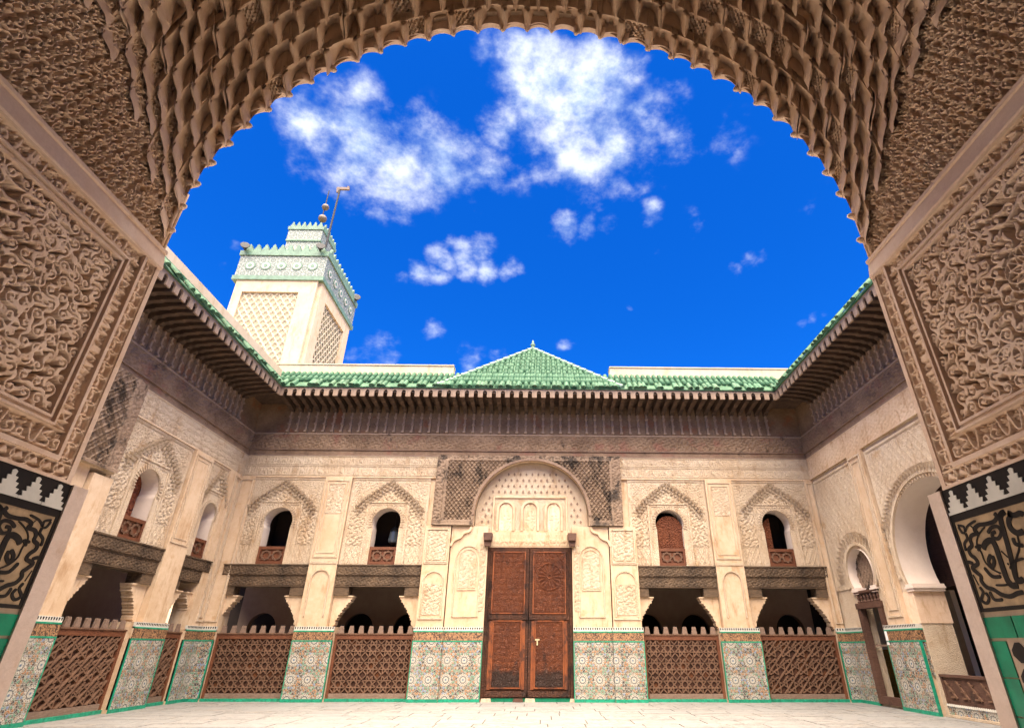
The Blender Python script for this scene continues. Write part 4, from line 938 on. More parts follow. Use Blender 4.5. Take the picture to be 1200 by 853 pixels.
# ------------------------------------------------------------------ minaret beyond the left corner
X0, X1, Y0, Y1 = -19.15, -14.12, 28.0, 33.4
mt = thing('minaret', 'tall square cream minaret with lozenge panels, green tiled band and stepped battlements', 'tower', (-16.6, 30.7, 0))
def wbox(name, m, par, *b): o = MB().box(*b).build(name, m, par); o.matrix_parent_inverse = par.matrix_basis.inverted(); return o
def wput(o, par): o.parent = par; o.matrix_parent_inverse = par.matrix_basis.inverted(); return o
bpy.context.view_layer.update()
wbox('shaft', M_RENDER, mt, X0, X1, Y0, Y1, 0, 21.55)
def side_panel(x0, x1, z0, z1, front):
    mb = MB(); 
    P = lambda a, d, z: (a, Y0-d, z) if front else (X1+d, a, z)
    bx = (lambda a0, a1, d0, d1, za, zb: mb.box(a0, a1, Y0-d1, Y0-d0, za, zb)) if front else (lambda a0, a1, d0, d1, za, zb: mb.box(X1+d0, X1+d1, a0, a1, za, zb))
    bx(x0, x1, .0, .06, z0, z1); wput(mb.build('panel_ground', M_LOZB), mt)
    mb = MB()
    bx = (lambda a0, a1, d0, d1, za, zb: mb.box(a0, a1, Y0-d1, Y0-d0, za, zb)) if front else (lambda a0, a1, d0, d1, za, zb: mb.box(X1+d0, X1+d1, a0, a1, za, zb))
    e0, e1 = (X0, X1) if front else (Y0, Y1)
    bx(e0, x0, .0, .22, 0, 21.549); bx(x1, e1, .0, .22, 0, 21.549); bx(x0, x1, .0, .219, z1, 21.548); bx(x0, x1, .0, .2, 0, z0)
    wput(mb.build('panel_frame', M_RENDER), mt)
    zlo = 13.5
    U, Z = uz(x0, x1, zlo, z1, .035); c = (x0+x1)/2; p = (x1-x0)/8
    wob = .05*np.sin(2*PI*Z/.66)*0
    h = np.maximum(sebka(U-c, Z-z1, p, .62, .34), .9*sebka(U-c+p/2*0, Z-z1+.12, p, .62, .15)); d_ = .055*np.clip(h*2.2, 0, 1)
    kp = (h[:-1, :-1] > .04)
    V = np.stack([U, Y0-.062-d_, Z], -1) if front else np.stack([X1+.062+d_, U, Z], -1)
    o = link(bpy.data.objects.new('lozenge_net', grid_mesh('lozenge_net', V, M_LOZ, kp))); wput(o, mt); o['kind'] = 'stuff'
side_panel(-18.62, -15.15, 8, 20.68, True); side_panel(28.95, 32.5, 8, 20.68, False)
wbox('tile_cornice', M_MINTG, mt, X0-.32, X1+.32, Y0-.32, Y1+.32, 21.55, 21.85)
wbox('mosaic_band', M_MINT, mt, X0-.24, X1+.24, Y0-.24, Y1+.24, 21.85, 23.45)
wbox('tile_cornice', M_MINTG, mt, X0-.32, X1+.32, Y0-.32, Y1+.32, 23.45, 23.80)
for k in range(5):
    a = X0+.55+k*.98
    for (r, th, m_) in ((.33, .03, M_MINTG), (.25, .05, M_WHITET), (.13, .07, M_MINTG)):
        o = MB().prism([(a+r*math.cos(2*PI*i/16), 22.65+r*math.sin(2*PI*i/16)) for i in range(16)], Y0-.24-th, Y0-.239, 1).build('mosaic_rosette', m_); wput(o, mt)
    b = Y0+.6+k*1.05
    for (r, th, m_) in ((.33, .03, M_MINTG), (.25, .05, M_WHITET), (.13, .07, M_MINTG)):
        o = MB().prism([(b+r*math.cos(2*PI*i/16), 22.65+r*math.sin(2*PI*i/16)) for i in range(16)], X1+.239, X1+.24+th, 0).build('mosaic_rosette', m_); wput(o, mt)
mer = [(-.24, 0), (.24, 0), (.24, .14), (.17, .14), (.17, .28), (.10, .28), (.10, .42), (.0, .55), (-.10, .42), (-.10, .28), (-.17, .28), (-.17, .14), (-.24, .14)]
mer_f = MB().prism(mer, 0, .18, 1).mesh('merlon', M_MINTG); mer_s = MB().prism(mer, -.18, 0, 0).mesh('merlon', M_MINTG)
n = 10
for k in range(n):
    for yy in (Y0-.30, Y1+.1): wput(inst('merlon', mer_f, None, (X0-.05+(k+.5)*(X1-X0+.1)/n, yy, 23.80)), mt)
for k in range(11): wput(inst('merlon', mer_s, None, (X1+.30, Y0-.05+(k+.5)*(Y1-Y0+.1)/11, 23.80)), mt)
lx0, lx1, ly0, ly1 = -17.95, -15.65, 29.7, 32.0
wbox('lantern_tower', M_MINT, mt, lx0, lx1, ly0, ly1, 23.8, 27.3)
wbox('lantern_panel', M_LOZ, mt, lx0+.5, lx1-.5, ly0-.06, ly0+.1, 24.6, 25.75); wbox('lantern_frame', M_MINTG, mt, lx0-.06, lx1+.06, ly0-.08, ly1+.08, 26.3, 26.42)
wbox('lantern_frieze', M_MINT, mt, lx0-.04, lx1+.04, ly0-.05, ly1+.05, 26.42, 27.3); wbox('lantern_cornice', M_MINTG, mt, lx0-.10, lx1+.10, ly0-.12, ly1+.12, 27.3, 27.55)
for k in range(6):
    wput(inst('merlon', mer_f, None, (lx0+(k+.5)*(lx1-lx0)/6, ly0-.1, 27.55), (0, 0, 0), (.7, .6, .8)), mt); wput(inst('merlon', mer_s, None, (lx1+.1, ly0+(k+.5)*(ly1-ly0)/6, 27.55), (0, 0, 0), (.6, .7, .8)), mt)
fn = MB().lathe([(.5, 0), (.6, .3), (.45, .65), (.2, .9)], (-16.8, 30.85, 27.55), 14)
wput(fn.build('dome', M_MINT, smooth=True), mt)
fx, fy, fz = -16.2, 30.2, 28.6
bl = MB().tube((fx, fy, 27.5), (fx, fy, 31.6), .04); wput(bl.build('finial_rod', M_IRON), mt)
for zz, r in ((28.55, .30), (29.65, .25)): wput(MB().lathe([(r*math.sin(PI*i/10)+.001, r*-math.cos(PI*i/10)) for i in range(11)], (fx+.05, fy, zz+.3), 14).build('finial_ball', M_BRASS, smooth=True), mt)
fp = thing('flagpole_gallows', 'thin pole with short arm on the front right corner of the minaret', 'flagpole', (-14.45, 28.3, 23.8))
MB().tube((0, 0, 0), (0, 0, 6.1), .075, .06).build('pole', M_IRON, fp); MB().box(-.22, .66, -.07, .07, 6.0, 6.2).box(-.2, -.05, -.06, .06, 5.75, 6.0).box(.5, .62, -.06, .06, 6.2, 6.32).build('arm', M_LEAD, fp)
for k, (x, y, lb) in enumerate(((-19.25, 27.75, 'dark round loudspeaker on the minaret battlements, left corner'), (-14.45, 27.72, 'dark round loudspeaker at the foot of the minaret pole'), (-13.85, 33.4, 'dark round loudspeaker on the far right corner of the minaret'))):
    sp = thing('loudspeaker', lb, 'loudspeaker', (x, y, 23.85), 0, 'loudspeakers on the minaret')
    MB().lathe([(.06, 0), (.06, .12), (.12, .18), (.26, .42), (.28, .45), (.24, .45)], (0, 0, 0), 12).build('horn', M_IRON, sp, True).rotation_euler = (math.radians(75), 0, .4)
    MB().box(-.05, .05, -.05, .05, -.05, .25).build('mount', M_IRON, sp)
# ------------------------------------------------------------------ near arch: the two carved piers the camera stands between
JL, JR, YF = -2.72, 2.37, 3.13
lp = thing('carved_pier', 'carved stucco pier with black script tile panel, left edge of the view', 'pier', (JL, 0, 0), PI/2, 'carved piers of the near arch')
rp = thing('carved_pier', 'carved stucco pier with black script tile panel, right edge of the view', 'pier', (JR, 0, 0), -PI/2, 'carved piers of the near arch')
def both(name, me, loc=(0, 0, 0)):                         # canonical frame: u = Y, v into the pier, z up
    a = inst(name, me, lp, loc); b = inst(name, me, rp, (-loc[0], loc[1], loc[2]), (0, 0, 0), (-1, 1, 1)); return a, b
def bothbox(name, m, *b): return both(name, MB().box(*b).mesh(name, m))
bothbox('pier', M_LEDGE, .6, 3.10, .128, 1.5, 0, 4.0)
# great arabesque panel
IP0, IP1, IZ0, IZ1 = 1.36, 2.815, 2.405, 3.465
C = Carve(IP0, IP1, IZ0, IZ1, .0042); uc, zc_ = 2.085, 2.935
Bk = Carve(IP0, IP1, IZ0, IZ1, .0042)
rs = random.Random(3)
def sym(fn):
    for s in (1, -1): fn(s)
for i in range(0):                                        # small filigree below the main scrolls
    for j in range(19):
        x = .028+i*.058; zz = IZ0+.03+j*.057; hd = 1 if (i+j) % 2 else -1; a0 = rs.random()*6.28; jx, jz = rs.uniform(-.012, .012), rs.uniform(-.012, .012)
        for s in (1, -1): Bk.curl(uc+s*(x+jx), zz+jz, .030, a0 if s > 0 else PI-a0, 1.0, .0105, hd*s, .42)
for j in range(13):                                         # main scrolls, mirrored about the axis
    for i in range(9):
        x = .045+i*.084+(.042 if j % 2 else 0); zz = IZ0+.048+j*.081
        if math.hypot(x, zz-zc_) < .15 or x > .722: continue
        a0 = rs.choice((.6, 2.2, 3.9, 5.2)); hd = rs.choice((1, -1)); R_ = rs.uniform(.032, .039)
        def f(s):
            aa = a0 if s > 0 else PI-a0; C.curl(uc+s*x, zz, R_, aa, 1.1, .0180, hd*s)
            C.leaf(uc+s*(x+R_*math.cos(a0)), zz+R_*math.sin(a0), .062, aa+hd*s*1.5+PI, .0150, 1, .9*hd*s)
            C.leaf(uc+s*(x-R_*.9*math.cos(a0)), zz-R_*.9*math.sin(a0), .050, aa-hd*s*.6, .0135, .95, -.9*hd*s)
            C.leaf(uc+s*x, zz, .040, aa+2.6, .0115, .9, .5*s)
        sym(f)
for zc2, R_ in ((zc_, .0),):
    for k in range(8):
        a = PI/8+k*PI/4; C.circle(uc+.068*math.cos(a), zc_+.068*math.sin(a), .068, .012, .95, 30)
    for k in range(16): a = k*PI/8; C.line([(uc+.03*math.cos(a), zc_+.03*math.sin(a)), (uc+.12*math.cos(a), zc_+.12*math.sin(a))], .011, .9)
    C.circle(uc, zc_, .03, .018)
for s in (1, -1):
    for dz in (.36, -.36): C.circle(uc+s*.30, zc_+dz, .075, .016); [C.line([(uc+s*.30, zc_+dz), (uc+s*.30+.07*math.cos(t), zc_+dz+.07*math.sin(t))], .010) for t in np.arange(0, 6.28, PI/4)]
    C.line(smooth_path([(uc, zc_+.28), (uc+s*.16, zc_+.33), (uc+s*.30, zc_+.24), (uc+s*.36, zc_+.05), (uc+s*.46, zc_), (uc+s*.36, zc_-.05), (uc+s*.30, zc_-.24), (uc+s*.16, zc_-.33), (uc, zc_-.28)], 8), .020, 1)
    C.line(smooth_path([(uc, zc_+.44), (uc+s*.22, zc_+.46), (uc+s*.44, zc_+.34), (uc+s*.56, zc_+.12), (uc+s*.68, zc_), (uc+s*.56, zc_-.12), (uc+s*.44, zc_-.34), (uc+s*.22, zc_-.46), (uc, zc_-.44)], 8), .018, 1)
both('arabesque_panel', relief_mesh('arabesque_panel', IP0, IP1, IZ0, IZ1, .08*np.maximum(C.h, Bk.h), M_NEAR, .085))
# mouldings round the panel
def frame_rings(u0, u1, z0, z1, rings):
    mb = MB()
    for (o, w, d) in rings:
        mb.box(u1+o, u1+o+w, d, .128, z0-o-w, z1+o+w); mb.box(u0-o-w, u0-o, d, .128, z0-o+.0005, z1+o-.0005); mb.box(u0-1, u1+o-.0005, d, .128, z0-o-w, z0-o); mb.box(u0-1, u1+o-.0005, d, .128, z1+o, z1+o+w)
    return mb.mesh('panel_moulding', M_LEDGE)
both('panel_moulding', frame_rings(IP0, IP1, IZ0, IZ1, ((.0, .014, -.012), (.0145, .020, .004), (.035, .012, -.018))))
# script and interlace bands
GL = [([(0, 0), (.06, 1)], .16), ([(0, 0), (.06, 1)], .14), ([(.02, 1), (.02, .2), (.14, .02), (.38, .05)], .42), ([(0, .3), (.05, .02), (.3, 0), (.42, .2), (.4, .45)], .5),
      ([(0, .05), (.2, .05), (.32, .3), (.2, .45), (.1, .28), (.2, .06), (.5, .03)], .55), ([(.45, .95), (.05, .6), (.42, .35), (.36, .05), (0, .03)], .55), ([(0, .02), (.3, .05), (.42, .35), (.3, .6), (.12, .45), (.2, .25)], .5),
      ([(.0, .9), (.15, .1), (.35, .1), (.5, 1)], .55), ([(0, .1), (.12, .35), (.2, .08), (.32, .35), (.4, .08), (.6, .08)], .62)]
def script(C, a, b, lo, hi, w, vertical=False, seed=1):
    r = random.Random(seed); x = a; H = hi-lo
    P = (lambda s, t: (t, s)) if vertical else (lambda s, t: (s, t))
    while x < b-.03:
        pts, adv = r.choice(GL); sc = H*.95
        q = smooth_path([(x+p[0]*sc, lo+H*.08+p[1]*H*.84) for p in pts], 5)
        q = [p for p in q if p[0] < b]
        if len(q) > 1: C.line([P(*p) for p in q], w)
        if r.random() < .5: C.dot(*P(x+adv*sc*.5, lo+H*r.choice((.78, .12))), w*.62)
        if r.random() < .6: C.curl(*P(x+adv*sc*.6, lo+H*.7), H*.16, r.random()*6, 1, w*.6, r.choice((-1, 1)), .6)
        x += adv*sc*.92
def band(name, u0, u1, z0, z1, fn, depth, v0=.034, m=M_NEAR, step=.0042):
    k = 1.0 if (z1-z0) > (u1-u0) else 1.35; C = Carve(u0/k, u1/k, z0, z1, step); fn(C); return both(name, relief_mesh(name, u0, u1, z0, z1, depth*.95*C.h, m, v0))
def script_band(vertical, seed):
    def f(C):
        u0, u1, z0, z1 = C.U.min(), C.U.max(), C.Z.min(), C.Z.max()
        if vertical: script(C, z0+.01, z1-.01, u0+.006, u1-.006, .0145, True, seed); C.line([(u0, z0), (u0, z1)], .009); C.line([(u1, z0), (u1, z1)], .009)
        else: script(C, u0+.01, u1-.01, z0+.008, z1-.008, .0145, False, seed); C.line([(u0, z0), (u1, z0)], .01); C.line([(u0, z1), (u1, z1)], .01)
        for i in range(int((u1-u0)/.036)+1):
            for j in range(int((z1-z0)/.036)+1): C.curl(u0+i*.036+.01*(j % 2), z0+j*.036, .017, i*1.7+j*2.3, .9, .0075, 1 if (i+j) % 2 else -1, .5)
    return f
band('script_band', IP0-.3, 2.968, 2.222, 2.356, script_band(False, 5), .034)
band('script_band', 2.867, 2.968, 2.358, 3.512, script_band(True, 9), .030)
band('script_band', IP0-.3, 2.985, 3.514, 3.626, script_band(False, 21), .034)
def interlace(vertical):
    def f(C):
        u0, u1, z0, z1 = C.U.min(), C.U.max(), C.Z.min(), C.Z.max(); a, b = (z0, z1) if vertical else (u0, u1); lo, hi = (u0, u1) if vertical else (z0, z1); mid = (lo+hi)/2; R_ = (hi-lo)*.52
        P = (lambda s, t: (t, s)) if vertical else (lambda s, t: (s, t)); x = b-R_*.9
        while x > a-R_:
            c = P(x, mid); C.circle(c[0], c[1], R_, .0105, 1, 30); C.leaf(*P(x-.018, mid-.012), .042, .6 if not vertical else .9, .0115, .9, .5); C.leaf(*P(x+.012, mid-.010), .034, 2.2, .0095, .9, -.4)
            C.line([P(x-R_*.9, lo), P(x, mid-R_*.1)], .006, .6); x -= R_*1.62
        C.line([P(a, lo+.003), P(b, lo+.003)], .012); C.line([P(a, hi-.003), P(b, hi-.003)], .012)
    return f
band('interlace_band', IP0-.3, 3.094, 2.112, 2.194, interlace(False), .038)
band('interlace_band', 2.990, 3.094, 2.196, 3.626, interlace(True), .030)
both('band_fillet', MB().box(IP0-.6, 2.988, -.010, .055, 2.1945, 2.2215).box(2.9685, 2.9895, -.010, .055, 2.222, 3.626).box(IP0-.6, 3.128, -.006, .055, 2.098, 2.1115).box(3.0945, 3.129, -.004, .055, 2.112, 3.626).mesh('band_fillet', M_LEDGE))
# sloping ledge under the upper panel
led = MB().prism([(.055, 3.627), (-.018, 3.627), (-.022, 3.64), (.0, 3.755), (-.012, 3.762), (-.012, 3.785), (.055, 3.785)], .6, 3.125, 0)
led.v = [(x, y, z) for x, y, z in led.v]; both('ledge', led.mesh('ledge', M_LEDGE))
# fine carved upper panel, drowned by the muqarnas
U0, U1, Z0, Z1 = 1.15, 3.08, 3.786, 4.98
SX = .85; C = Carve(U0/SX, U1/SX, Z0, Z1, .0052); p = .070
for i in range(int((U1-U0)/SX/p)+1):
    for j in range(int((Z1-Z0)/p)+1):
        x = U0/SX+(i+.5*(j % 2))*p; zz = Z0+.02+j*p; a0 = 2.4+.9*math.sin(i*.9)+.8*math.cos(j*1.3)
        C.curl(x, zz, .033, a0, 1.05, .0140, 1 if (i+2*j) % 3 else -1); C.line([(x+.036*math.cos(a0), zz+.036*math.sin(a0)), (x+.058*math.cos(a0+.5), zz+.058*math.sin(a0+.5))], .0140, .9)
both('curl_panel', relief_mesh('curl_panel', U0, U1, Z0, Z1, .045*C.h, M_NEARDK, .065))
both('corner_colonette', MB().tube((3.085, .03, 3.785), (3.085, .02, 4.30), .016, .016, 10).tube((3.118, .03, 3.785), (3.118, .02, 4.34), .013, .013, 10).box(3.05, 3.12, .035, .06, 3.786, 4.4).mesh('corner_colonette', M_NEARDK, True))
# marble jamb, merlon tiles, script tile panel, green tiles
both('marble_jamb', MB().prism([(3.150, -.012), (3.262, -.012), (3.275, .0), (3.275, .3), (3.150, .3)], 0, 2.10, 2).mesh('marble_jamb', M_MARBLE))
bothbox('pier', M_CREAM, .6, 3.149, .006, 1.5, 0, 2.097) if False else None
both('black_tile_course', MB().box(.6, 3.149, -.002, .055, 1.935, 2.097).mesh('black_tile_course', M_BLACKT))
poly = [(-.073, 1.9535), (.073, 1.9535), (.073, 1.968)]
for k in range(4): zb = 1.968+.027*k; poly += [(.054-.014*k, zb+.002), (.064-.016*k, zb+.0265)]
poly += [(.004, 2.082), (-.004, 2.082)]; poly += [(-x, z) for x, z in poly[-3:2:-1]] + [(-.073, 1.968)]
wm = MB().prism(poly, -.0055, .0, 1).mesh('white_merlon_tile', M_WHITET)
for k in range(11): both('white_merlon_tile', wm, (3.072-.149*k, 0, 0))
both('tile_panel_ground', MB().box(1.2, 3.126, -.001, .055, 1.464, 1.912).mesh('tile_panel_ground', M_TAN))
both('black_frame', MB().box(3.1265, 3.149, -.004, .055, 1.4455, 1.9345).box(1.2, 3.126, -.004, .055, 1.9125, 1.9345).box(1.2, 3.126, -.004, .055, 1.4455, 1.4635).mesh('black_frame', M_BLACKT))
STROKES = [(0.0227, [(2.801, 1.876), (2.78, 1.888), (2.762, 1.891), (2.785, 1.882), (2.8, 1.858), (2.816, 1.727), (2.838, 1.592), (2.826, 1.57), (2.796, 1.575)]), (0.0248, [(2.983, 1.744), (2.955, 1.769), (2.913, 1.778), (2.895, 1.753), (2.896, 1.677), (2.898, 1.59), (2.88, 1.555), (2.842, 1.551)]), (0.0227, [(2.743, 1.882), (2.728, 1.871), (2.754, 1.844), (2.757, 1.809), (2.73, 1.782), (2.69, 1.783)]), (0.0207, [(2.743, 1.882), (2.711, 1.864), (2.67, 1.866), (2.654, 1.854)]), (0.0155, [(2.766, 1.766), (2.765, 1.736), (2.722, 1.72)]), (0.0165, [(2.826, 1.9), (2.817, 1.88), (2.845, 1.862), (2.904, 1.86), (2.955, 1.865), (2.997, 1.85), (2.987, 1.829), (3.032, 1.823), (3.052, 1.802), (3.053, 1.775), (3.086, 1.758), (3.085, 1.731), (3.062, 1.709), (3.056, 1.68), (3.105, 1.666), (3.084, 1.638), (3.064, 1.617), (3.073, 1.593), (3.05, 1.562), (3.007, 1.545), (2.97, 1.52), (2.917, 1.506), (2.865, 1.516), (2.826, 1.518)]), (0.0145, [(2.914, 1.815), (2.877, 1.836), (2.835, 1.833), (2.825, 1.804), (2.857, 1.778), (2.889, 1.788), (2.885, 1.808), (2.859, 1.81)]), (0.0062, [(2.917, 1.849), (2.979, 1.818), (3.014, 1.777), (3.004, 1.729), (3.001, 1.682), (2.97, 1.642), (2.922, 1.615)]), (0.0165, [(2.945, 1.711), (2.975, 1.683), (2.968, 1.651), (2.939, 1.674), (2.938, 1.705)]), (0.0145, [(3.021, 1.657), (2.987, 1.609), (2.929, 1.601)]), (0.0103, [(3.108, 1.886), (3.095, 1.853), (3.071, 1.844)]), (0.0103, [(3.069, 1.849), (3.033, 1.876), (2.965, 1.891)]), (0.0103, [(3.108, 1.893), (3.068, 1.878), (3.069, 1.849)]), (0.0124, [(3.071, 1.844), (3.069, 1.815), (3.103, 1.791), (3.11, 1.754)]), (0.0124, [(3.1, 1.567), (3.088, 1.539), (3.118, 1.505), (3.088, 1.486), (3.06, 1.51), (3.073, 1.537)]), (0.0124, [(3.042, 1.539), (3.027, 1.5), (2.97, 1.495)]), (0.0103, [(3.118, 1.631), (3.102, 1.576)]), (0.0134, [(2.869, 1.717), (2.841, 1.682)]), (0.0165, [(2.859, 1.656), (2.853, 1.649)]), (0.0145, [(3.147, 1.694), (3.115, 1.696), (3.089, 1.683)]), (0.0093, [(3.014, 1.872), (2.993, 1.844)]), (0.0072, [(2.734, 1.774), (2.751, 1.716), (2.805, 1.656), (2.827, 1.591)]), (0.0083, [(2.984, 1.565), (2.926, 1.559), (2.887, 1.564)]), (0.0124, [(3.035, 1.761), (2.997, 1.765), (3.023, 1.741)]), (0.0103, [(2.854, 1.628), (2.816, 1.657), (2.75, 1.665)])]
for w, pts in STROKES:
    me = MB().ribbon(smooth_path(pts, 6), w*1.3, .0, -.0045, 1).mesh('script_stroke', M_BLACKT); both('script_stroke', me); both('script_stroke', me, (-.52, 0, 0))
both('mortar_bed', MB().box(.6, 3.149, .004, .055, 0, 1.445).mesh('mortar_bed', M_CREAM))
gt = MB().box(-.094, .094, -.002, .03, -.049, .049).mesh('green_tile', M_GREEN); gv = MB().box(-.049, .049, -.002, .03, -.081, .081).mesh('green_tile', M_GREEN); bs = MB().prism([(-.045, -.012), (-.012, -.045), (.012, -.045), (.045, -.012), (.045, .012), (.012, .045), (-.012, .045), (-.045, .012)], -.002, .02, 1).mesh('black_star_tile', M_BLACKT)
for k in range(8): both('green_tile', gt, (3.058-.196*k, 0, 1.370))
for k in range(8): both('green_tile', gv, (3.100, 0, 1.226-.168*k))
for i in range(6):
    for j in range(8): both('black_star_tile', bs, (2.985-.115*i, 0, 1.255-.115*j))

# ------------------------------------------------------------------ muqarnas arch
AX, AZ, AR = -.186, 3.96, 2.543
arch = thing('muqarnas_arch', 'honeycomb stucco muqarnas arch framing the sky overhead', 'arch', (AX, 2.2, 0))
arch_inv = Matrix.Translation((-AX, -2.2, 0))
def aput(o): o.parent = arch; o.matrix_parent_inverse = arch_inv; return o
NTI = 9; TY = .148; RT = [0, .118, .236, .354, .472, .58, .65, .69, .71, .72]; NP = 17; dth = (PI/2)/NP
AA = np.array([-.5, -.47, -.44, -.40, -.388, -.375, -.36, -.33, -.27, -.19, -.12, -.06, .0, .06, .12, .19, .27, .33, .36, .375, .388, .40, .44, .47, .5])
BB = np.array([0, .03, .07, .12, .18, .25, .33, .42, .51, .60, .69, .77, .83, .87, .91, .95, 1.0])
def cell_mesh(side, t0, t1, tier, kind, back):
    """one bay of the honeycomb: a hooded niche between two halves of hanging drops, stepping up from lip to lip"""
    A, B = np.meshgrid(AA, BB)
    hood = np.clip(B/.10, 0, 1)**.6*np.sqrt(np.clip(1-np.clip((B-.38)/.60, 0, 1)**2.4, 0, 1))
    w = np.sqrt(np.clip(1-(A/.37)**2, 0, 1))
    niche = rng.uniform(.13, .20)*w*hood
    if kind == 1: niche = .045*np.clip(w*2, 0, 1)*hood+.022*np.clip(np.sin(A*40)*np.sin(B*22+A*9)*2, -1, 1)*(w > .3)*(hood > .5)
    elif kind == 2: niche = niche*(.84+.18*np.cos(np.arctan2(B-.02, A)*15))
    elif kind == 3: niche = .16*np.clip(1-np.abs(A)/.37, 0, 1)**.8*hood
    e = np.abs(A)-.5; wd = .13*(.35+.65*sstep(B, .0, .50)); cap = sstep(B, -.02, .10)*(1-sstep(B, .80, .90))
    drop = -.055*np.sqrt(np.clip(1-(e/wd)**2, 0, 1))*cap
    H = np.where(np.abs(A) < .372, niche, drop)-.010*np.exp(-((np.abs(A)-.375)/.012)**2)-.018*np.exp(-((B-.955)/.03)**2)*(np.abs(A) < .46)
    tipz = -.045*np.exp(-(e/.06)**2)*np.exp(-(B/.14)**2)
    TH = t0+(A+.5)*(t1-t0)
    YY = YF-.035-(tier+B)*TY; D = RT[tier]+B*(RT[tier+1]-RT[tier])
    nrm = np.array([.60, .80]); YY = YY+H*nrm[0]; D = D+H*nrm[1]+tipz+.085*np.sqrt(np.clip(1-(A/.43)**2, 0, 1))*np.exp(-(B/.22)**2)*(1 if tier == 0 else .55)
    if tier == 0: YY = np.minimum(YY, YF-.02)
    rr = np.full_like(YY, AR+.012)+H*.35
    def pad(M): return np.pad(M, 1, 'edge')
    rr, YY, D, TH = pad(rr), pad(YY), pad(D), pad(TH); ring = np.ones_like(rr, bool); ring[1:-1, 1:-1] = False
    jy, jz = rng.normal()*.012, rng.normal()*.014; YY = YY+(jy if tier else 0); D = D+jz
    D = D+ring*.20; rr = rr+ring*.06
    V = np.zeros(rr.shape+(3,)); V[..., 0] = AX-side*rr*np.cos(TH); V[..., 1] = YY; V[..., 2] = AZ+rr*np.sin(TH)+D
    return V
def crisp(me):
    me.set_sharp_from_angle(angle=math.radians(38)); return me
rest = []; count = 0; cells = []
for back in (False,):
    for side in (1, -1):
        for tier in range(NTI):
            jit = rng.normal(size=NP+4)*.10*dth; jit[0] = 0
            for k in range(0, NP+1):
                e = -.5+(0 if tier % 2 else .5); t0 = (k+e)*dth+jit[k]; t1 = (k+1+e)*dth+jit[k+1]
                if abs(t1-PI/2) < .3*dth: t1 = PI/2
                if t0 < -.005: t0 = 0.0; continue
                if t1 > PI/2+.51*dth: continue
                if t1 > PI/2+.01 and side < 0: continue
                kind = int(rng.choice([0, 0, 0, 1, 2, 2, 3, 3]))
                V = cell_mesh(side, t0, t1, tier, kind, back)
                c = V[8, 13]; pp = to_pix(c)
                vis = pp is not None and -20 < pp[0] < 1220 and -22 < pp[1] < 420
                cells.append((0 if vis else 1, V))
cells.sort(key=lambda t: t[0])
for nv, V in cells:
    if nv == 0 and count < 298: aput(link(bpy.data.objects.new('muqarnas_cell', crisp(grid_mesh('muqarnas_cell', V, M_NEARDK))))); count += 1
    else: rest.append(V)
print('muqarnas cells', count, len(rest))
if rest:
    mb = MB(); ny, nx = rest[0].shape[:2]; allv = np.concatenate([V.reshape(-1, 3) for V in rest]); idx = np.arange(ny*nx).reshape(ny, nx)
    q = np.stack([idx[:-1, :-1], idx[:-1, 1:], idx[1:, 1:], idx[1:, :-1]], -1).reshape(-1, 4); Q = np.concatenate([q+i*ny*nx for i in range(len(rest))])
    me = bpy.data.meshes.new('muqarnas_cells_overhead'); me.vertices.add(len(allv)); me.vertices.foreach_set('co', allv.reshape(-1).astype(np.float32)); me.loops.add(Q.size); me.loops.foreach_set('vertex_index', Q.reshape(-1).astype(np.int32))
    me.polygons.add(len(Q)); me.polygons.foreach_set('loop_start', np.arange(0, Q.size, 4, dtype=np.int32)); me.polygons.foreach_set('loop_total', np.full(len(Q), 4, np.int32)); me.polygons.foreach_set('use_smooth', np.ones(len(Q), bool)); me.update(calc_edges=True); me.materials.append(M_NEARDK)
    o = aput(link(bpy.data.objects.new('muqarnas_cells_overhead', me))); o['kind'] = 'stuff'
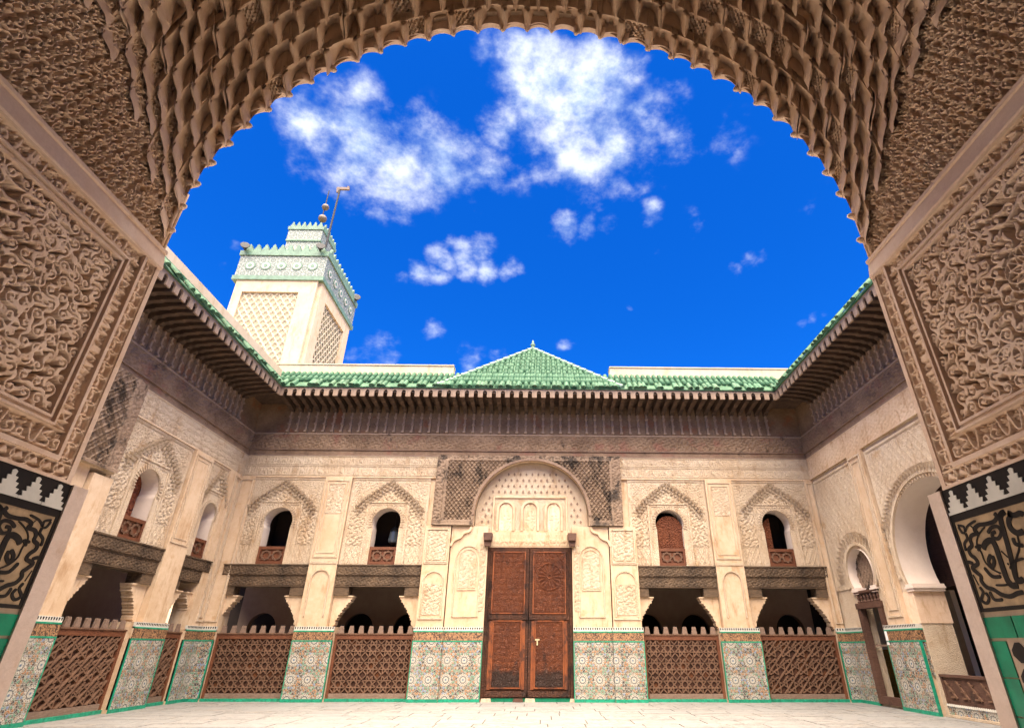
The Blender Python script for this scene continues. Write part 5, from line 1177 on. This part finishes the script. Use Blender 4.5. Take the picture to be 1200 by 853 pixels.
# scalloped front rim
NS = NP
def rim(w):
    n = 12; vs = []; fs = []
    for yv in (YF-.05, YF-.004):
        for i in range(n+1):
            t = i/n; a = (t-.5)*w; q = math.sin(PI*t); r = AR+.002+.088*q**.6
            for rr in (r, AR+.26): vs.append((rr*math.sin(a), yv, rr*math.cos(a)))
    m = 2*(n+1)
    for i in range(n):
        k = 2*i; fs += [(k, k+2, k+3, k+1), (m+k, m+k+1, m+k+3, m+k+2), (k, m+k, m+k+2, k+2)]
    fs += [(0, 1, m+1, m), (m-2, 2*m-2, 2*m-1, m-1)]
    return MB().add(vs, fs).mesh('rim_scallop', M_LEDGE)
rim_me = rim(dth)
for k in range(2*NP):
    o = bpy.data.objects.new('rim_scallop', rim_me); link(o); aput(o); o.location = (AX, 0, AZ); o.rotation_euler = (0, -PI/2+(k+.5)*dth, 0)
tip = MB().lathe([(.0, 0), (.016, .004), (.024, .025), (.020, .04), (.032, .08), (.032, .14)], (0, YF-.042, AR-.034), 10).mesh('rim_drop', M_LEDGE, True)
for k in range(2*NP+1):
    o = bpy.data.objects.new('rim_drop', tip); link(o); aput(o); o.location = (AX, 0, AZ); o.rotation_euler = (0, -PI/2+k*dth, 0)

# ------------------------------------------------------------------ hall the camera stands in
hall = thing('prayer_hall', 'stucco hall wall and ceiling around the near arch', 'building', (0, 0, 0))
def halo(r): return [(AX-r*math.cos(PI*i/40), AZ+r*math.sin(PI*i/40)) for i in range(41)]
arch_plate(MB(), -9.5, 8.66, 3.96, 8.6, 3.04, YF-.01, halo(AR+.20), 3.96).build('arch_wall', M_FACP, hall)
arch_plate(MB(), -9.5, 8.66, 3.96, 8.6, .9, 3.039, halo(AR+1.15), 3.96).build('arch_wall', M_FACP, hall)
box('arch_wall', M_FACP, hall, -9.5, -2.86, .9, YF-.02, 0, 3.955); box('arch_wall', M_FACP, hall, 2.51, 8.66, .9, YF-.02, 0, 3.955)
box('hall_roof', M_FACP, hall, -9.5, 8.66, -5, .899, 7.6, 7.9); box('hall_back_wall', M_WHITEPL, hall, -9.5, 8.66, -5.3, -5.0, 0, 7.9)
box('hall_side_wall', M_FACP, hall, -9.8, -9.51, -5, 3, 0, 7.9); box('hall_side_wall', M_FACP, hall, 8.67, 9, -5, 3, 0, 7.9)
